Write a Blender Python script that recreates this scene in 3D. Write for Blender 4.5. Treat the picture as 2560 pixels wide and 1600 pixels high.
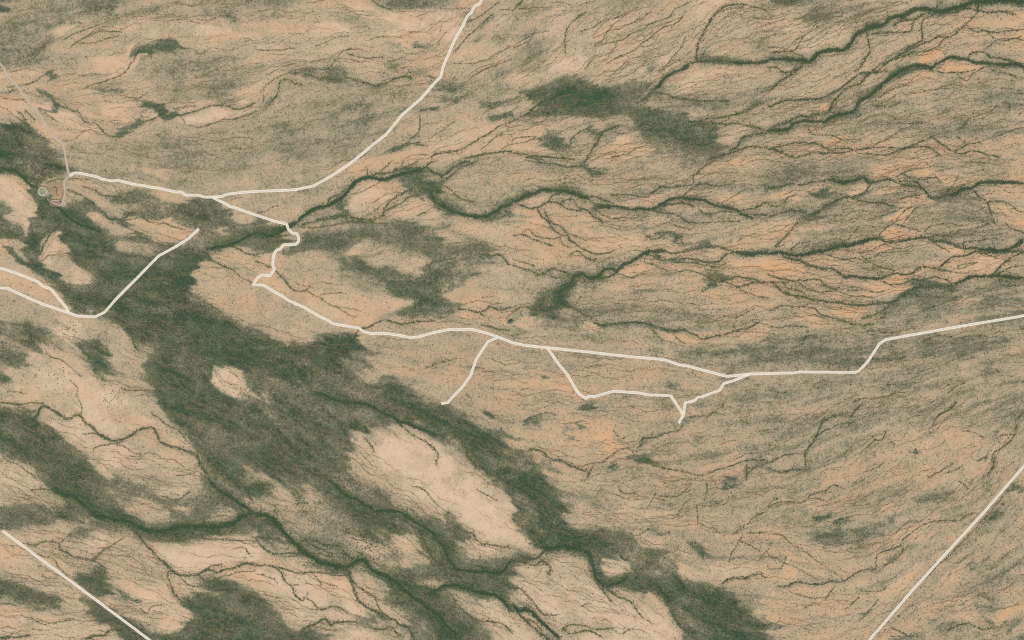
import bpy, bmesh, math, random
import numpy as np
from mathutils import Vector
# A dry savanna plain from high above: washes, floodplains, dirt roads and a small farm dam.
SC = bpy.context.scene
for _o in list(bpy.data.objects): bpy.data.objects.remove(_o)
cam_d = bpy.data.cameras.new('camera'); cam = bpy.data.objects.new('camera', cam_d); SC.collection.objects.link(cam)
cam.location = (0, 0, 9000); cam.rotation_euler = (0, 0, 0)
cam_d.sensor_width = 36; cam_d.lens = 36 * 9000 / 6400
cam_d.clip_start = 10; cam_d.clip_end = 200000
SC.camera = cam
SUN_EL, SUN_AZ = math.radians(60), math.radians(125)      # azimuth clockwise from north
wd = bpy.data.worlds.new('World'); SC.world = wd; wd.use_nodes = True
_nt = wd.node_tree; _bg = _nt.nodes['Background']
_sk = _nt.nodes.new('ShaderNodeTexSky'); _sk.sky_type = 'NISHITA'; _sk.sun_disc = False
_sk.sun_elevation = SUN_EL; _sk.sun_rotation = SUN_AZ
_nt.links.new(_sk.outputs[0], _bg.inputs[0]); _bg.inputs[1].default_value = 0.10
_s = bpy.data.lights.new('sun', 'SUN'); _s.energy = 3.4; _s.angle = math.radians(0.5); _s.color = (1, 0.96, 0.9)
sun = bpy.data.objects.new('sun', _s); SC.collection.objects.link(sun)
sun.rotation_euler = (math.pi / 2 - SUN_EL, 0, -SUN_AZ + math.pi)
SC.view_settings.view_transform = 'Standard'; SC.view_settings.look = 'None'
SC.view_settings.exposure = 0.19; SC.view_settings.gamma = 1; SC.view_settings.use_curve_mapping = False
SC.render.engine = 'CYCLES'; SC.cycles.pixel_filter_type = 'BLACKMAN_HARRIS'; SC.cycles.filter_width = 1.2; SC.cycles.use_denoising = False
TRACE = '''
@F
P .44 .25 .1 14 | 0,0 620,0 640,40 560,50 420,40 330,55 240,60 180,40 130,80 100,140 60,160 0,150
P .47 .22 .15 16 | 160,330 300,330 500,300 600,240 740,200 1000,190 1030,200 940,280 900,330 800,400 740,440 640,450 500,460 380,440 270,425 170,400
P .62 .1 .3 20 | 700,40 1080,20 1070,110 1040,180 960,130 880,110 760,110 640,120 400,100 400,60
P .66 .1 .25 20 | 1100,60 1300,0 1700,0 1660,130 1560,190 1400,190 1250,180 1080,190 1050,150
P .47 .25 .15 26 | 2020,220 2250,170 2419,160 2419,310 2330,350 2200,350 2050,330 1900,280
P .60 .12 .5 30 | 1000,370 1400,330 1900,370 2419,320 2419,640 2100,690 1700,720 1300,620 1200,560 900,560 700,560
P .50 .18 .38 30 | 860,800 1100,790 1300,830 1700,890 2100,780 2419,750 2419,1512 1800,1512 1640,1380 1400,1240 1340,1230 1300,1150 1150,1030 1000,950 870,880
P .46 .22 .15 40 | 1750,800 2050,740 2419,690 2419,1060 2250,1010 2100,1130 1900,1080 1750,1000 1700,900
P .46 .22 .2 26 | 1300,640 1420,620 1600,720 1750,780 1700,850 1500,820 1300,790
P .50 .2 .3 22 | 1340,500 1500,560 1800,540 1900,500 1900,420 1600,360 1450,340 1200,370 1250,420
P .46 .22 .2 22 | 1850,480 2000,450 2180,480 2190,560 2050,560 1900,560
P .46 .22 .15 16 | 2060,420 2150,420 2310,450 2340,560 2240,560 2150,500 2020,480
P .52 .2 .25 20 | 1010,420 1060,370 1250,375 1370,400 1380,440 1250,460 1200,490 1130,505 1060,490 1020,455
# --- big dark floodplain
P .10 .30 .1 9 | 0,290 40,286 90,310 130,345 155,390 160,420 140,440 95,440 85,430 60,415 0,400
P .14 .35 .1 9 | 130,490 200,470 240,500 300,530 370,560 420,580 480,590 500,600 470,640 455,660 460,700 520,740 570,760 640,790 690,820 740,790 850,785 842,830 812,850 850,900 930,912 1000,950 1060,968 1100,1000 1190,1050 1280,1110 1310,1180 1335,1245 1300,1290 1240,1270 1215,1200 1190,1160 1120,1090 1060,1050 980,1010 900,1010 835,1020 815,1080 830,1130 900,1190 1000,1240 1080,1300 1250,1300 1240,1340 1120,1370 1000,1330 930,1300 840,1240 700,1170 600,1170 540,1180 480,1080 430,1030 370,940 345,850 310,790 250,750 180,745 150,700 200,640 170,600 150,540 110,560 60,560 70,520 100,500
P .30 .25 .15 14 | 250,470 350,460 460,490 500,520 480,560 400,560 330,530 270,500
P .28 .3 .1 10 | 270,470 340,462 400,480 470,500 560,520 560,580 480,590 400,575 330,530
P .24 .25 .12 12 | 320,600 440,600 470,640 420,680 360,660
P .22 .3 .1 12 | 700,1000 830,1000 820,1080 840,1140 900,1190 830,1180 760,1130 700,1070
P .26 .3 .15 14 | 700,890 830,920 980,960 1080,1000 1000,1020 880,1000 740,960
P .12 .55 .1 10 | 150,540 200,560 290,590 290,640 260,690 200,640 170,600
P .12 .35 .1 8 | 840,800 842,830 812,850 760,860 700,850 690,820 740,792
P .12 .45 .1 8 | 360,850 400,870 440,920 440,1000 400,980 370,930
P .2 .6 .05 8 | 570,1060 610,1050 650,1080 640,1110 590,1110
P .2 .35 .1 12 | 0,760 60,750 120,770 110,830 60,870 0,880
P .40 .35 .15 10 | 720,560 860,530 1000,530 1120,560 1180,600 1100,650 1080,740 1000,760 960,700 880,680 800,640 720,620
P .33 .42 .08 9 | 540,525 620,505 670,530 650,560 600,585 540,600 490,600 500,560
P .36 .35 .1 9 | 1180,260 1260,280 1320,330 1300,360 1230,350 1170,300
P .40 .35 .1 10 | 930,400 1010,420 1060,500 1000,530 900,520 960,460
P .45 .3 .12 12 | 1420,300 1540,290 1700,340 1760,380 1600,380 1450,350
# NW-SE band lower left
P .15 .4 .1 10 | 0,960 60,970 110,1000 190,1060 240,1110 270,1180 330,1240 400,1240 560,1230 600,1215 640,1240 700,1300 780,1340 840,1350 900,1350 1000,1380 1010,1400 900,1400 800,1370 700,1330 640,1280 600,1250 500,1265 400,1275 330,1260 200,1200 130,1160 60,1080 0,1040
P .28 .25 .15 12 | 240,1100 400,1100 540,1140 590,1210 500,1230 400,1230 330,1210 270,1170
P .45 .3 .2 14 | 640,1130 760,1150 830,1210 900,1290 980,1330 900,1340 800,1320 700,1260 640,1210
P .2 .3 .1 10 | 830,1190 960,1230 1050,1320 1080,1350 1240,1330 1260,1360 1180,1400 1060,1370 980,1330 900,1290
P .55 .2 .3 10 | 930,1240 960,1250 1000,1310 1020,1340 960,1330 925,1290
# bottom
P .15 .5 .1 10 | 440,1400 490,1370 560,1390 620,1400 640,1460 660,1512 560,1512 500,1500 440,1440
P .18 .35 .1 10 | 0,1365 60,1380 120,1410 150,1440 120,1450 60,1430 0,1400
P .18 .35 .1 8 | 220,1420 300,1460 360,1512 320,1512 280,1480 210,1430
P .15 .55 .1 7 | 172,1355 230,1350 250,1370 240,1395 220,1400 190,1380
P .15 .45 .1 10 | 990,1370 1120,1370 1160,1400 1200,1430 1260,1500 1300,1512 1100,1512 1020,1480 1000,1420 940,1380
P .15 .5 .1 8 | 1300,1300 1340,1255 1400,1250 1460,1265 1480,1290 1510,1290 1570,1300 1600,1340 1605,1370 1690,1380 1740,1430 1780,1480 1790,1512 1680,1512 1640,1480 1580,1440 1560,1410 1500,1380 1450,1385 1410,1370 1405,1330 1380,1310 1320,1300
P .22 .3 .12 8 | 1370,1300 1420,1290 1500,1310 1510,1350 1480,1370 1430,1370 1405,1340
P .14 .35 .1 8 | 1180,1060 1280,1110 1300,1160 1310,1180 1335,1240 1360,1260 1300,1290 1250,1275 1210,1190 1160,1120
P .17 .35 .1 10 | 1540,1380 1640,1390 1700,1450 1760,1512 1650,1500 1580,1430
# --- pale islands
P .88 .04 .1 12 | 840,1030 900,1025 990,1030 1060,1080 1120,1120 1180,1160 1210,1210 1230,1260 1250,1285 1200,1290 1130,1310 1090,1300 1060,1260 1000,1190 940,1150 880,1110 835,1080
P .95 .02 .05 10 | 930,1060 1020,1070 1100,1130 1180,1190 1215,1250 1140,1270 1060,1180 980,1110
P .8 .08 .2 5 | 500,885 530,870 560,875 575,900 600,920 590,935 560,930 520,920
P .8 .06 .2 7 | 0,405 40,415 80,440 85,480 90,520 80,560 50,555 20,530 0,500
P .8 .06 .2 6 | 110,560 140,540 150,590 170,620 210,650 205,670 180,670 130,640 100,610
P .75 .1 .3 8 | 0,600 60,640 110,680 160,740 180,780 150,790 140,750 60,730 0,700
P .62 .1 .15 8 | 140,760 185,745 188,790 165,810 140,790
P .72 .08 .2 14 | 60,840 130,830 200,850 250,890 330,960 390,1010 420,1040 360,1010 280,1030 240,1010 190,980 130,960 40,940 20,900
P .85 .05 .15 12 | 180,940 260,930 350,990 330,1015 270,1030 220,1000 180,970
P .8 .06 .15 8 | 130,990 180,985 230,1030 260,1040 220,1060 180,1050 150,1020
P .62 .12 .2 12 | 220,1060 300,1045 420,1050 470,1090 480,1130 440,1160 380,1150 300,1130 240,1100
P .82 .06 .2 8 | 280,1050 400,1060 440,1080 430,1120 400,1100 300,1090 240,1080
P .75 .08 .2 8 | 0,1080 50,1120 80,1150 50,1160 0,1150
P .55 .2 .25 14 | 470,660 560,650 620,660 640,700 760,760 740,790 690,815 640,785 560,755 500,730 465,700
P .74 .1 .35 10 | 640,600 700,580 760,600 800,650 850,700 960,710 900,770 850,775 780,750 700,710 640,670 610,650
P .85 .04 .2 8 | 380,1290 480,1280 600,1285 640,1310 600,1330 520,1340 450,1355 400,1340
P .62 .1 .35 14 | 280,1290 340,1290 400,1350 430,1380 440,1420 400,1450 340,1420 300,1370 230,1330
P .82 .06 .2 10 | 330,1400 400,1400 440,1450 460,1490 380,1480 310,1440
P .72 .08 .2 12 | 0,1240 60,1270 160,1350 170,1400 240,1430 180,1430 100,1400 0,1350
P .78 .08 .2 10 | 0,1440 60,1450 130,1460 260,1460 290,1500 200,1512 0,1512
P .8 .05 .2 7 | 370,1465 430,1460 460,1490 430,1505 390,1500
P .88 .03 .2 8 | 560,1345 650,1350 820,1370 840,1420 900,1460 880,1480 700,1470 640,1460 620,1400 540,1400 500,1360
P .85 .05 .2 10 | 650,1470 800,1480 760,1512 680,1512
P .8 .07 .15 8 | 1250,1340 1290,1320 1340,1320 1380,1330 1400,1370 1440,1400 1500,1430 1560,1450 1590,1500 1450,1512 1300,1500 1260,1440 1230,1400 1200,1360
P .9 .03 .1 12 | 1320,1370 1400,1390 1480,1440 1560,1500 1480,1512 1400,1480 1340,1440
P .85 .05 .1 10 | 1140,1490 1200,1512 1180,1512 1130,1500
P .8 .06 .15 6 | 1110,1430 1190,1450 1240,1512 1150,1480
P .72 .1 .2 5 | 1425,1320 1450,1310 1475,1330 1485,1350 1460,1365 1430,1350
P .72 .1 .2 5 | 1238,1370 1265,1365 1270,1385 1255,1400 1240,1390
P .85 .05 .2 10 | 1240,1320 1260,1290 1230,1250 1245,1280
P .14 .5 .06 5 | 60,560 100,500 135,485 230,500 300,545 400,590 470,600 470,650 400,700 330,700 280,690 215,660 175,620 160,560 135,535 105,560 90,600 110,650 180,700 240,740 180,745 120,690 70,640
P .18 .4 .08 6 | 210,500 300,530 330,560 260,570 200,540
P .8 .06 .2 5 | 112,566 140,548 152,592 172,622 206,652 200,675 180,668 135,636 105,600
P .10 .5 .05 6 | 1310,1285 1350,1268 1420,1280 1400,1310 1410,1345 1450,1368 1490,1362 1520,1330 1500,1300 1560,1310 1595,1350 1600,1380 1560,1400 1480,1385 1430,1392 1400,1370 1390,1330 1360,1308
P .72 .1 .2 4 | 1428,1322 1450,1312 1472,1330 1480,1348 1458,1362 1432,1348
@A1
P .85 .05 .3 5 | 620,230 700,230 690,290 600,350 500,380 470,330
P .85 .05 .2 5 | 1300,130 1500,180 1500,230 1200,240 1130,210
P .76 .08 .3 6 | 1100,240 1900,240 1900,320 1400,330 1150,300
P .85 .05 .3 6 | 1880,200 2150,190 2200,300 2419,330 2419,380 2100,340 1880,330
P .9 .03 .5 4 | 900,560 1250,540 1220,640 1140,700 1000,720 900,600
P .9 .03 .4 4 | 1200,420 1330,430 1290,520 1220,480
P .85 .05 .3 5 | 100,650 350,660 340,740 180,770 100,700
P .82 .06 .3 5 | 0,640 60,680 120,800 0,860
P .8 .06 .3 5 | 0,900 200,960 300,1050 430,1250 560,1380 500,1380 330,1230 100,1100 0,1000
P .9 .04 .4 4 | 320,920 460,960 430,1060 340,1000
P .86 .05 .35 5 | 560,1030 730,1060 760,1150 900,1060 1000,1000 1150,950 1300,1000 1330,1060 1480,1080 1440,1130 1280,1180 1150,1210 1000,1210 900,1180 800,1170 900,1250 800,1290 650,1310 600,1200 540,1150 500,1080
P .86 .05 .2 5 | 1720,1090 1880,1050 2040,1000 2200,1040 2400,1030 2400,1060 2180,1110 1900,1160 1750,1160
P .86 .05 .4 5 | 2190,960 2300,860 2419,850 2419,940 2320,1000 2220,1000
P .8 .07 .3 5 | 1850,920 2050,930 2020,980 1850,1000 1640,1050 1700,1020
P .45 .22 .15 10 | 1280,540 1500,460 1900,500 2400,560 2419,800 2200,900 1800,930 1400,920 1450,780 1250,620
P .6 .2 .3 8 | 450,400 800,280 1150,300 1200,400 900,500 650,520 600,620 450,700 300,640 400,520
P .64 .12 .35 8 | 500,700 900,720 1100,760 900,860 760,900 600,830
P .2 .6 .1 3 | 0,20 25,40 60,95 0,75
S .3 .6 .1 10 5 | 700,0 800,40 900,75 1000,85 1120,130 1180,160
S .45 .5 .1 16 8 | 700,0 1000,20 1300,20
S .25 .7 .05 12 5 | 400,880 470,920 530,990
S .28 .5 .05 10 4 | 430,1060 500,1030
S .22 .6 .05 17 5 | 1340,490 1400,450 1500,440 1640,420
S .22 .65 .05 17 5 | 1340,990 1420,1000 1500,1050 1570,1100 1660,1085
S .25 .75 .05 20 6 | 1120,1280 1200,1240 1300,1180
S .38 .5 .05 20 8 | 880,860 1000,850 1100,860
S .35 .4 .1 5 2 | 1340,1040 1335,1120
S .3 .6 .05 9 4 | 2130,130 2180,170
S .35 .6 .05 8 4 | 870,340 920,330
S .35 .6 .05 10 4 | 720,190 740,220
S .25 .6 .05 10 4 | 480,690 480,760
S .3 .6 .05 10 5 | 1540,1300 1580,1290
L 3 .8 | 1250,580 1200,660 1130,710 1000,760 800,830
L 4 .9 | 1250,580 1300,500 1360,450
L 2 .7 | 1360,450 1460,380 1640,390 1720,450 1820,460 1880,500 1960,480
L 4 .9 | 540,990 640,1030 740,1050
L 3 .8 | 740,1050 800,1150 900,1170 940,1210 1000,1270 1080,1300
L 4 .9 | 1560,1100 1700,1080 1850,1050 1950,1010 2040,990 2130,1000 2220,1030 2300,1020 2419,970
L 2 .7 | 1640,1030 1750,1010 1850,1005
L 4 .7 | 1280,1190 1400,1140 1500,1100
L 2 .6 | 1700,1080 1750,1160
L 2 .7 | 1850,1210 1950,1180 2100,1140 2280,1110 2419,1050
L 2 .8 | 600,380 700,320 850,260 950,230
L 3 .8 | 660,440 720,400 850,330 950,300 1080,300 1150,300
L 3 .7 | 740,410 900,400 1000,370 1120,340
L 3 .7 | 0,880 60,880 150,850
L 3 .7 | 60,830 200,800 300,780 420,700
L 2 .7 | 0,910 100,940 250,940
L 3 .7 | 480,380 400,420 370,500 290,560 200,590
L 3 .7 | 420,1060 470,1110 560,1160
L 2 .7 | 600,1330 690,1320 760,1280 800,1230
L 2 .7 | 1150,910 1290,930 1360,890
L 2 .6 | 0,1000 120,1080 250,1180 370,1270 470,1350
L 5 .7 | 160,1050 220,1100 280,1190
L 5 .7 | 230,1040 340,1140
L 2 .5 | 1850,180 1960,190 2100,130
L 2 .5 | 2300,400 2380,380 2419,460
L 2 .5 | 1350,900 1360,940 1500,990
@A2
P .45 .3 .1 10 | 0,0 400,0 380,120 200,190 0,150
P .8 .05 .2 6 | 370,60 450,60 430,160 380,150
P .82 .04 .3 8 | 540,260 700,200 860,210 900,270 850,330 720,340 560,310
P .8 .05 .2 6 | 900,30 1200,80 1280,120 1180,180 1000,160 920,120
P .38 .4 .05 8 | 1060,0 1900,0 1880,90 1600,100 1300,100 1180,60
P .52 .2 .1 8 | 700,120 850,90 1020,150 1000,200 800,190
P .9 .02 .35 8 | 1330,120 1880,110 1900,200 1880,300 1850,420 1720,440 1640,400 1300,380 1290,250
P .9 .03 .5 5 | 250,330 310,300 390,340 370,390 280,390
P .68 .08 .3 10 | 0,340 500,320 900,340 1250,380 1300,480 850,540 500,560 0,560
P .72 .08 .25 6 | 880,560 1200,560 1230,650 1050,720 900,700
P .72 .08 .3 8 | 0,760 350,680 420,690 200,780 120,850 80,960 0,1000
P .84 .04 .35 8 | 0,780 180,730 100,800 70,900 60,970 0,1010
P .45 .3 .1 12 | 1750,760 2100,700 2419,560 2419,900 2200,1000 1900,900
P .42 .25 .1 12 | 2050,400 2419,260 2419,420 2150,440
P .72 .06 .25 10 | 1950,440 2150,430 2350,500 2050,600 1850,560
P .46 .25 .1 14 | 0,1100 600,900 1200,800 1500,820 1200,1200 900,1512 0,1512
P .8 .06 .3 6 | 1460,1120 1540,1100 1540,1230 1480,1260
P .9 .03 .4 7 | 1880,1200 2060,1190 2050,1290 1980,1320 1880,1260
P .76 .06 .35 10 | 1450,1400 1900,1260 2200,1180 2419,1100 2419,1420 2000,1460 1700,1500 1300,1500
P .3 .6 .05 5 | 60,980 120,930 170,960 150,1000 30,1050 0,1060 0,1030
S .25 .65 .05 18 5 | 1270,1430 1360,1390 1430,1360
S .4 .5 .05 14 6 | 180,1200 280,1190
S .35 .6 .05 9 3 | 2030,410 2080,360 2110,320
S .4 .5 .05 12 6 | 2110,280 2200,200
S .35 .6 .05 12 5 | 1260,640 1380,640
S .35 .6 .05 12 6 | 1470,700 1640,700
S .35 .7 .05 14 6 | 1520,430 1600,450
S .4 .6 .05 12 5 | 1290,420 1350,440
S .3 .6 .05 12 5 | 1570,1050 1650,1040
S .3 .65 .05 16 6 | 2290,1120 2419,1080
S .35 .6 .05 14 6 | 2020,180 2080,150
S .35 .5 .05 20 9 | 2130,1020 2200,1000
S .35 .4 .05 16 8 | 1750,960 1850,930
S .3 .5 .05 30 8 | 480,700 640,710 820,700
S .35 .7 .05 25 8 | 1760,830 1900,800
L 4 .9 | 2419,1150 2300,1190 2220,1240 2150,1290 2050,1340 1980,1390 1900,1430 1780,1440 1700,1450 1660,1480 1660,1512
L 6 .9 | 2419,1430 2200,1450 2050,1480 1960,1500
L 3 .7 | 1580,1350 1430,1350 1350,1400
L 3 .8 | 1630,1380 1500,1360 1420,1370
L 3 .8 | 1440,1320 1520,1260 1550,1180 1540,1060
L 4 .8 | 150,960 200,880 230,770 300,750 380,790 440,800
L 2 .7 | 70,970 75,850 120,790 220,720 300,700 410,690
L 3 .7 | 620,660 700,640 760,550 820,490 890,460 970,470
L 3 .8 | 860,510 940,530 1050,550 1200,540
L 2 .6 | 760,550 900,560 1000,600
L 4 .9 | 880,740 980,770 1050,780 1130,820 1200,800 1300,750 1400,720 1480,740
L 3 .7 | 0,470 100,480 200,470 300,460 380,460
L 2 .7 | 560,440 700,380 780,340 880,340
L 2 .5 | 1060,380 1180,340 1260,330
L 4 .7 | 1080,0 1180,60 1300,90
L 3 .6 | 1740,80 1900,80 2020,80
L 3 .7 | 2030,730 2150,670 2280,610 2419,560
L 2 .6 | 1870,600 2050,600 2180,560 2300,500 2419,420
L 3 .7 | 1870,500 1930,430 2000,340
L 4 .7 | 2000,340 2070,290 2150,220 2250,120
L 4 .6 | 1990,210 2080,180 2200,90 2300,20
L 3 .8 | 2300,90 2350,90 2419,100
L 2 .6 | 1690,1280 1800,1200 1900,1130
L 2 .5 | 1620,1310 1720,1280 1740,1330
L 2 .5 | 820,1160 900,1150 990,1120
L 2 .6 | 2120,1420 2200,1350 2280,1290 2350,1270 2419,1270
L 3 .7 | 2419,1360 2350,1390 2300,1430
L 2 .5 | 380,1512 450,1440 500,1400
L 2 .4 | 1730,440 1745,350 1750,200
L 3 .7 | 1700,750 1640,720 1580,730
L 4 .6 | 450,700 620,740 800,760
@A3
P .5 .2 .1 8 | 0,60 540,80 420,160 340,280 0,420
P .42 .32 .1 5 | 0,500 60,480 160,420 300,350 450,330 440,390 360,480 320,660 200,690 60,660 0,560
P .85 .04 .3 7 | 360,480 380,440 500,420 700,560 680,680 500,740 300,760 200,740 40,760 40,690 200,700 330,680
P .78 .05 .2 8 | 340,200 420,140 620,100 640,160 520,260 480,340 340,320
P .8 .05 .2 8 | 1700,120 1800,20 2000,0 2080,10 1960,80 1860,190 1740,180
P .5 .22 .1 10 | 600,80 950,0 1500,0 1450,80 1150,60 1000,150 900,230 650,250
P .8 .05 .25 8 | 2000,290 2100,270 2140,320 2060,350
P .76 .06 .3 8 | 1080,660 1250,600 1220,700 1100,730 950,760 900,700
P .16 .5 .1 9 | 80,860 200,840 300,800 340,760 480,740 640,740 740,800 860,850 960,860 1060,820 1250,760 1350,740 1260,860 1180,930 1080,960 1060,1060 960,1080 820,1090 660,1080 500,1080 400,1080 200,1130 160,1130 230,1000 200,920 90,900
P .08 .75 .05 9 | 400,830 560,830 700,870 800,870 900,880 1000,860 1050,900 900,930 700,960 560,1000 440,940
P .1 .8 .05 6 | 1090,1080 1200,1030 1300,1060 1260,1130 1320,1180 1260,1190 1160,1140
P .3 .4 .1 12 | 1000,1000 1300,1050 1500,1200 1700,1350 1900,1420 2000,1500 1700,1480 1500,1350 1300,1240 1140,1200
P .3 .4 .1 9 | 1780,450 1880,500 2050,570 2200,560 2200,620 1900,620 1780,580
P .38 .35 .1 10 | 2200,420 2419,430 2419,480 2200,460
P .42 .3 .05 12 | 1350,900 1600,900 1900,960 2300,850 2419,820 2419,940 2050,1080 1700,1060 1400,980
P .24 .6 .05 7 | 1060,1010 1300,1040 1500,1100 1650,1090 1720,1150 1700,1200 1850,1330 2000,1430 1900,1470 1650,1370 1440,1260 1150,1180
P .32 .5 .05 10 | 1650,1180 1850,1160 2100,1180 1900,1240 1850,1360 1750,1340
P .30 .35 .06 8 | 1100,760 1300,740 1400,760 1300,860 1180,960 1080,1000 1000,980
P .38 .35 .06 9 | 2080,980 2200,880 2380,800 2419,830 2300,900 2150,990
P .18 .5 .05 8 | 320,1280 430,1280 500,1330 580,1330 480,1400 380,1420 320,1360
P .2 .6 .05 6 | 690,1250 760,1210 790,1270 740,1290
P .8 .06 .25 8 | 1900,1290 2100,1200 2300,1230 2100,1330 1950,1370
P .86 .05 .6 8 | 910,1270 1100,1250 1120,1330 1300,1390 1290,1460 1000,1500 760,1500 800,1450 950,1360
P .85 .05 .3 7 | 0,1180 300,1180 320,1290 260,1310 300,1400 500,1460 200,1440 0,1420
P .8 .06 .35 8 | 1450,780 1700,740 1750,800 1640,900 1550,850
P .8 .06 .3 8 | 1650,700 2000,640 2300,620 2000,720 1750,760
P .78 .08 .2 5 | 240,1000 340,930 240,1050 150,1100
P .42 .3 .05 10 | 1250,580 1380,560 1340,680 1250,700
L 9 1 | 2419,575 2300,590 2200,600 2090,590
L 7 .8 | 2090,590 1900,580 1760,580 1680,600
L 10 1 | 1680,600 1620,650 1540,680 1460,720 1400,790 1340,850
L 6 .9 | 1340,850 1300,890 1220,960
L 5 .8 | 1340,870 1450,890 1550,920 1650,930 1750,950 1850,960 2050,960
L 7 .8 | 1740,580 1760,430 1800,340 1830,260 1870,200 1930,120 2030,50
L 4 .8 | 2030,50 2130,40 2220,45 2350,80 2419,110
L 3 .7 | 2130,40 2160,75 2200,40
L 6 .9 | 1660,1150 1800,1140 1950,1110 2100,1090 2200,1060 2290,1000 2380,970
L 5 .8 | 2000,1180 2140,1170 2250,1190 2350,1220 2419,1240
L 6 .9 | 2050,1430 2140,1380 2180,1310 2300,1270 2419,1260
L 6 .8 | 2419,1390 2250,1390 2100,1430 1950,1490 1850,1512
L 6 .8 | 1440,1220 1560,1290 1660,1360 1800,1370 1880,1350 1870,1260 1940,1180
L 6 .9 | 700,1512 750,1420 800,1350 830,1280 900,1230 980,1200
L 2 .7 | 940,1200 1040,1190 1110,1190
L 2 .7 | 960,1250 1050,1260 1110,1240
L 4 .9 | 0,1150 100,1100 180,1050 230,1000 330,940
L 5 .9 | 100,0 50,60 0,110
L 6 .8 | 0,1440 120,1460 280,1480 450,1490 600,1512
L 5 .8 | 120,1480 300,1512
L 3 .9 | 500,500 500,400 520,280 580,190 700,110
L 2 .8 | 960,240 900,300 880,350 850,400 780,430
L 3 .8 | 780,440 870,410 960,400 1070,370 1130,320 1260,270 1310,220 1480,170 1550,80 1700,10
L 2 .7 | 770,360 900,300 1000,270 1130,220 1200,180 1320,110
L 2 .7 | 640,300 760,270 850,210 960,170 1080,130 1160,80 1200,60
L 3 .8 | 980,550 1060,510 1160,480 1230,410 1330,340 1420,260 1540,220 1620,150
L 2 .7 | 820,590 900,550 960,480 990,400
L 2 .7 | 890,600 960,570 1050,520
L 2 .6 | 690,660 760,560 790,470
L 2 .6 | 920,720 1000,650 1090,580
L 2 .6 | 350,20 500,35 560,60
L 2 .6 | 60,80 250,75 380,60
L 2 .6 | 0,440 120,370 220,320 350,290
L 2 .6 | 0,460 100,420 180,370 220,280
L 3 .6 | 1400,700 1500,560 1600,450 1660,330
L 3 .6 | 1450,640 1600,560 1700,480
L 2 .6 | 60,190 30,160 0,130
L 2 .5 | 1210,440 1320,420 1400,310
L 2 .5 | 1260,1090 1400,1020 1600,1000
L 5 .7 | 1700,1180 1900,1170 2020,1180
L 5 .6 | 540,1340 620,1260 760,1190
L 3 .7 | 0,1360 100,1350 200,1310 300,1330
L 3 .7 | 0,1340 30,1300 120,1290 250,1290
L 3 .6 | 930,1490 1050,1460 1150,1430
L 3 .6 | 1700,1190 1900,1200 1870,1130
L 3 .6 | 480,1430 540,1380 600,1300
@A4
P .28 .4 .06 9 | 0,0 560,0 900,10 940,60 780,120 600,130 430,60 280,20 120,40 0,60
P .36 .35 .1 10 | 400,20 900,0 950,40 850,120 700,160 500,240 350,220 150,60 0,60
P .62 .1 .3 10 | 120,60 350,50 400,100 300,130 150,120
P .8 .06 .25 8 | 60,150 300,190 350,260 300,330 100,260 0,200
P .8 .06 .3 8 | 60,400 250,370 350,300 500,270 750,280 800,340 700,420 500,450 300,480 150,450
P .75 .08 .3 6 | 930,250 1000,300 1200,290 1340,230 1350,270 1100,310 960,310
P .92 .04 .8 4 | 1600,650 1700,590 1900,600 2050,630 1950,680 1750,690 1640,680
P .88 .04 .8 4 | 1450,560 1550,500 1700,510 1680,560 1550,600 1450,600
P .9 .04 .8 3 | 460,1020 520,960 600,950 580,1030 500,1040
P .85 .04 .8 5 | 1830,740 1940,720 1900,800 1850,800
P .85 .04 .6 5 | 1100,1370 1200,1350 1190,1380 1100,1390
P .85 .04 .6 5 | 700,1440 820,1415 830,1430 760,1450
P .85 .04 .5 4 | 970,1430 1150,1410 1190,1440 1100,1460 1000,1455
P .85 .04 .7 5 | 1520,1310 1640,1370 1700,1470 1640,1480 1560,1380
P .8 .05 .6 7 | 0,1440 150,1440 170,1490 0,1512
P .85 .04 .6 6 | 560,1390 700,1300 800,1390 650,1410
P .8 .06 .5 6 | 260,1420 430,1370 520,1400 450,1430 300,1440
P .76 .06 .3 10 | 650,600 780,560 850,480 800,640 700,790 650,740
P .78 .06 .5 6 | 720,1020 850,970 760,1000 650,1060
P .76 .06 .5 8 | 2150,130 2419,120 2419,250 2250,160
P .8 .06 .2 4 | 1950,560 2020,540 2020,580 1960,580
P .85 .06 .5 3 | 2330,370 2400,370 2400,400 2340,400
P .7 .1 .6 10 | 1200,740 1500,660 1700,720 1500,860 1200,900 1050,900
S .2 .7 .05 15 6 | 1150,720 1280,650 1380,620
L 12 1 | 0,560 120,560 300,570 380,580 430,550 480,500 560,480 650,470 720,470 780,420 820,350 880,300 960,260 1080,230 1180,170 1280,150 1380,90 1500,85 1600,110 1700,90 1800,70 1900,30 1960,0
L 8 .8 | 1600,110 1720,120 1900,80 2050,110 2200,110 2350,140
L 7 .8 | 1580,90 1620,30 1660,0
L 14 .9 | 1960,20 2100,10 2250,5 2419,15
L 6 .7 | 1980,90 1990,30 1920,0
L 8 .8 | 1180,250 1250,200 1380,180 1450,140 1550,120
L 5 .8 | 970,320 1100,310 1230,300 1340,290 1370,220 1400,170
L 7 .6 | 930,310 950,400 960,490 900,600 820,680
L 7 .8 | 330,590 280,650 200,720 100,780 0,870
L 4 .8 | 300,640 200,690 110,670 80,640 0,640
L 3 .7 | 0,510 60,500 150,490 240,490 350,560
L 3 .7 | 240,490 300,400 350,330 400,300 480,250
L 3 .6 | 180,450 250,400 330,340
L 3 .7 | 0,450 120,450 180,465
L 7 .9 | 0,1000 60,1000 130,960 220,940 330,930 420,940 500,930 570,890 680,840 780,760 860,700 960,680
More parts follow.
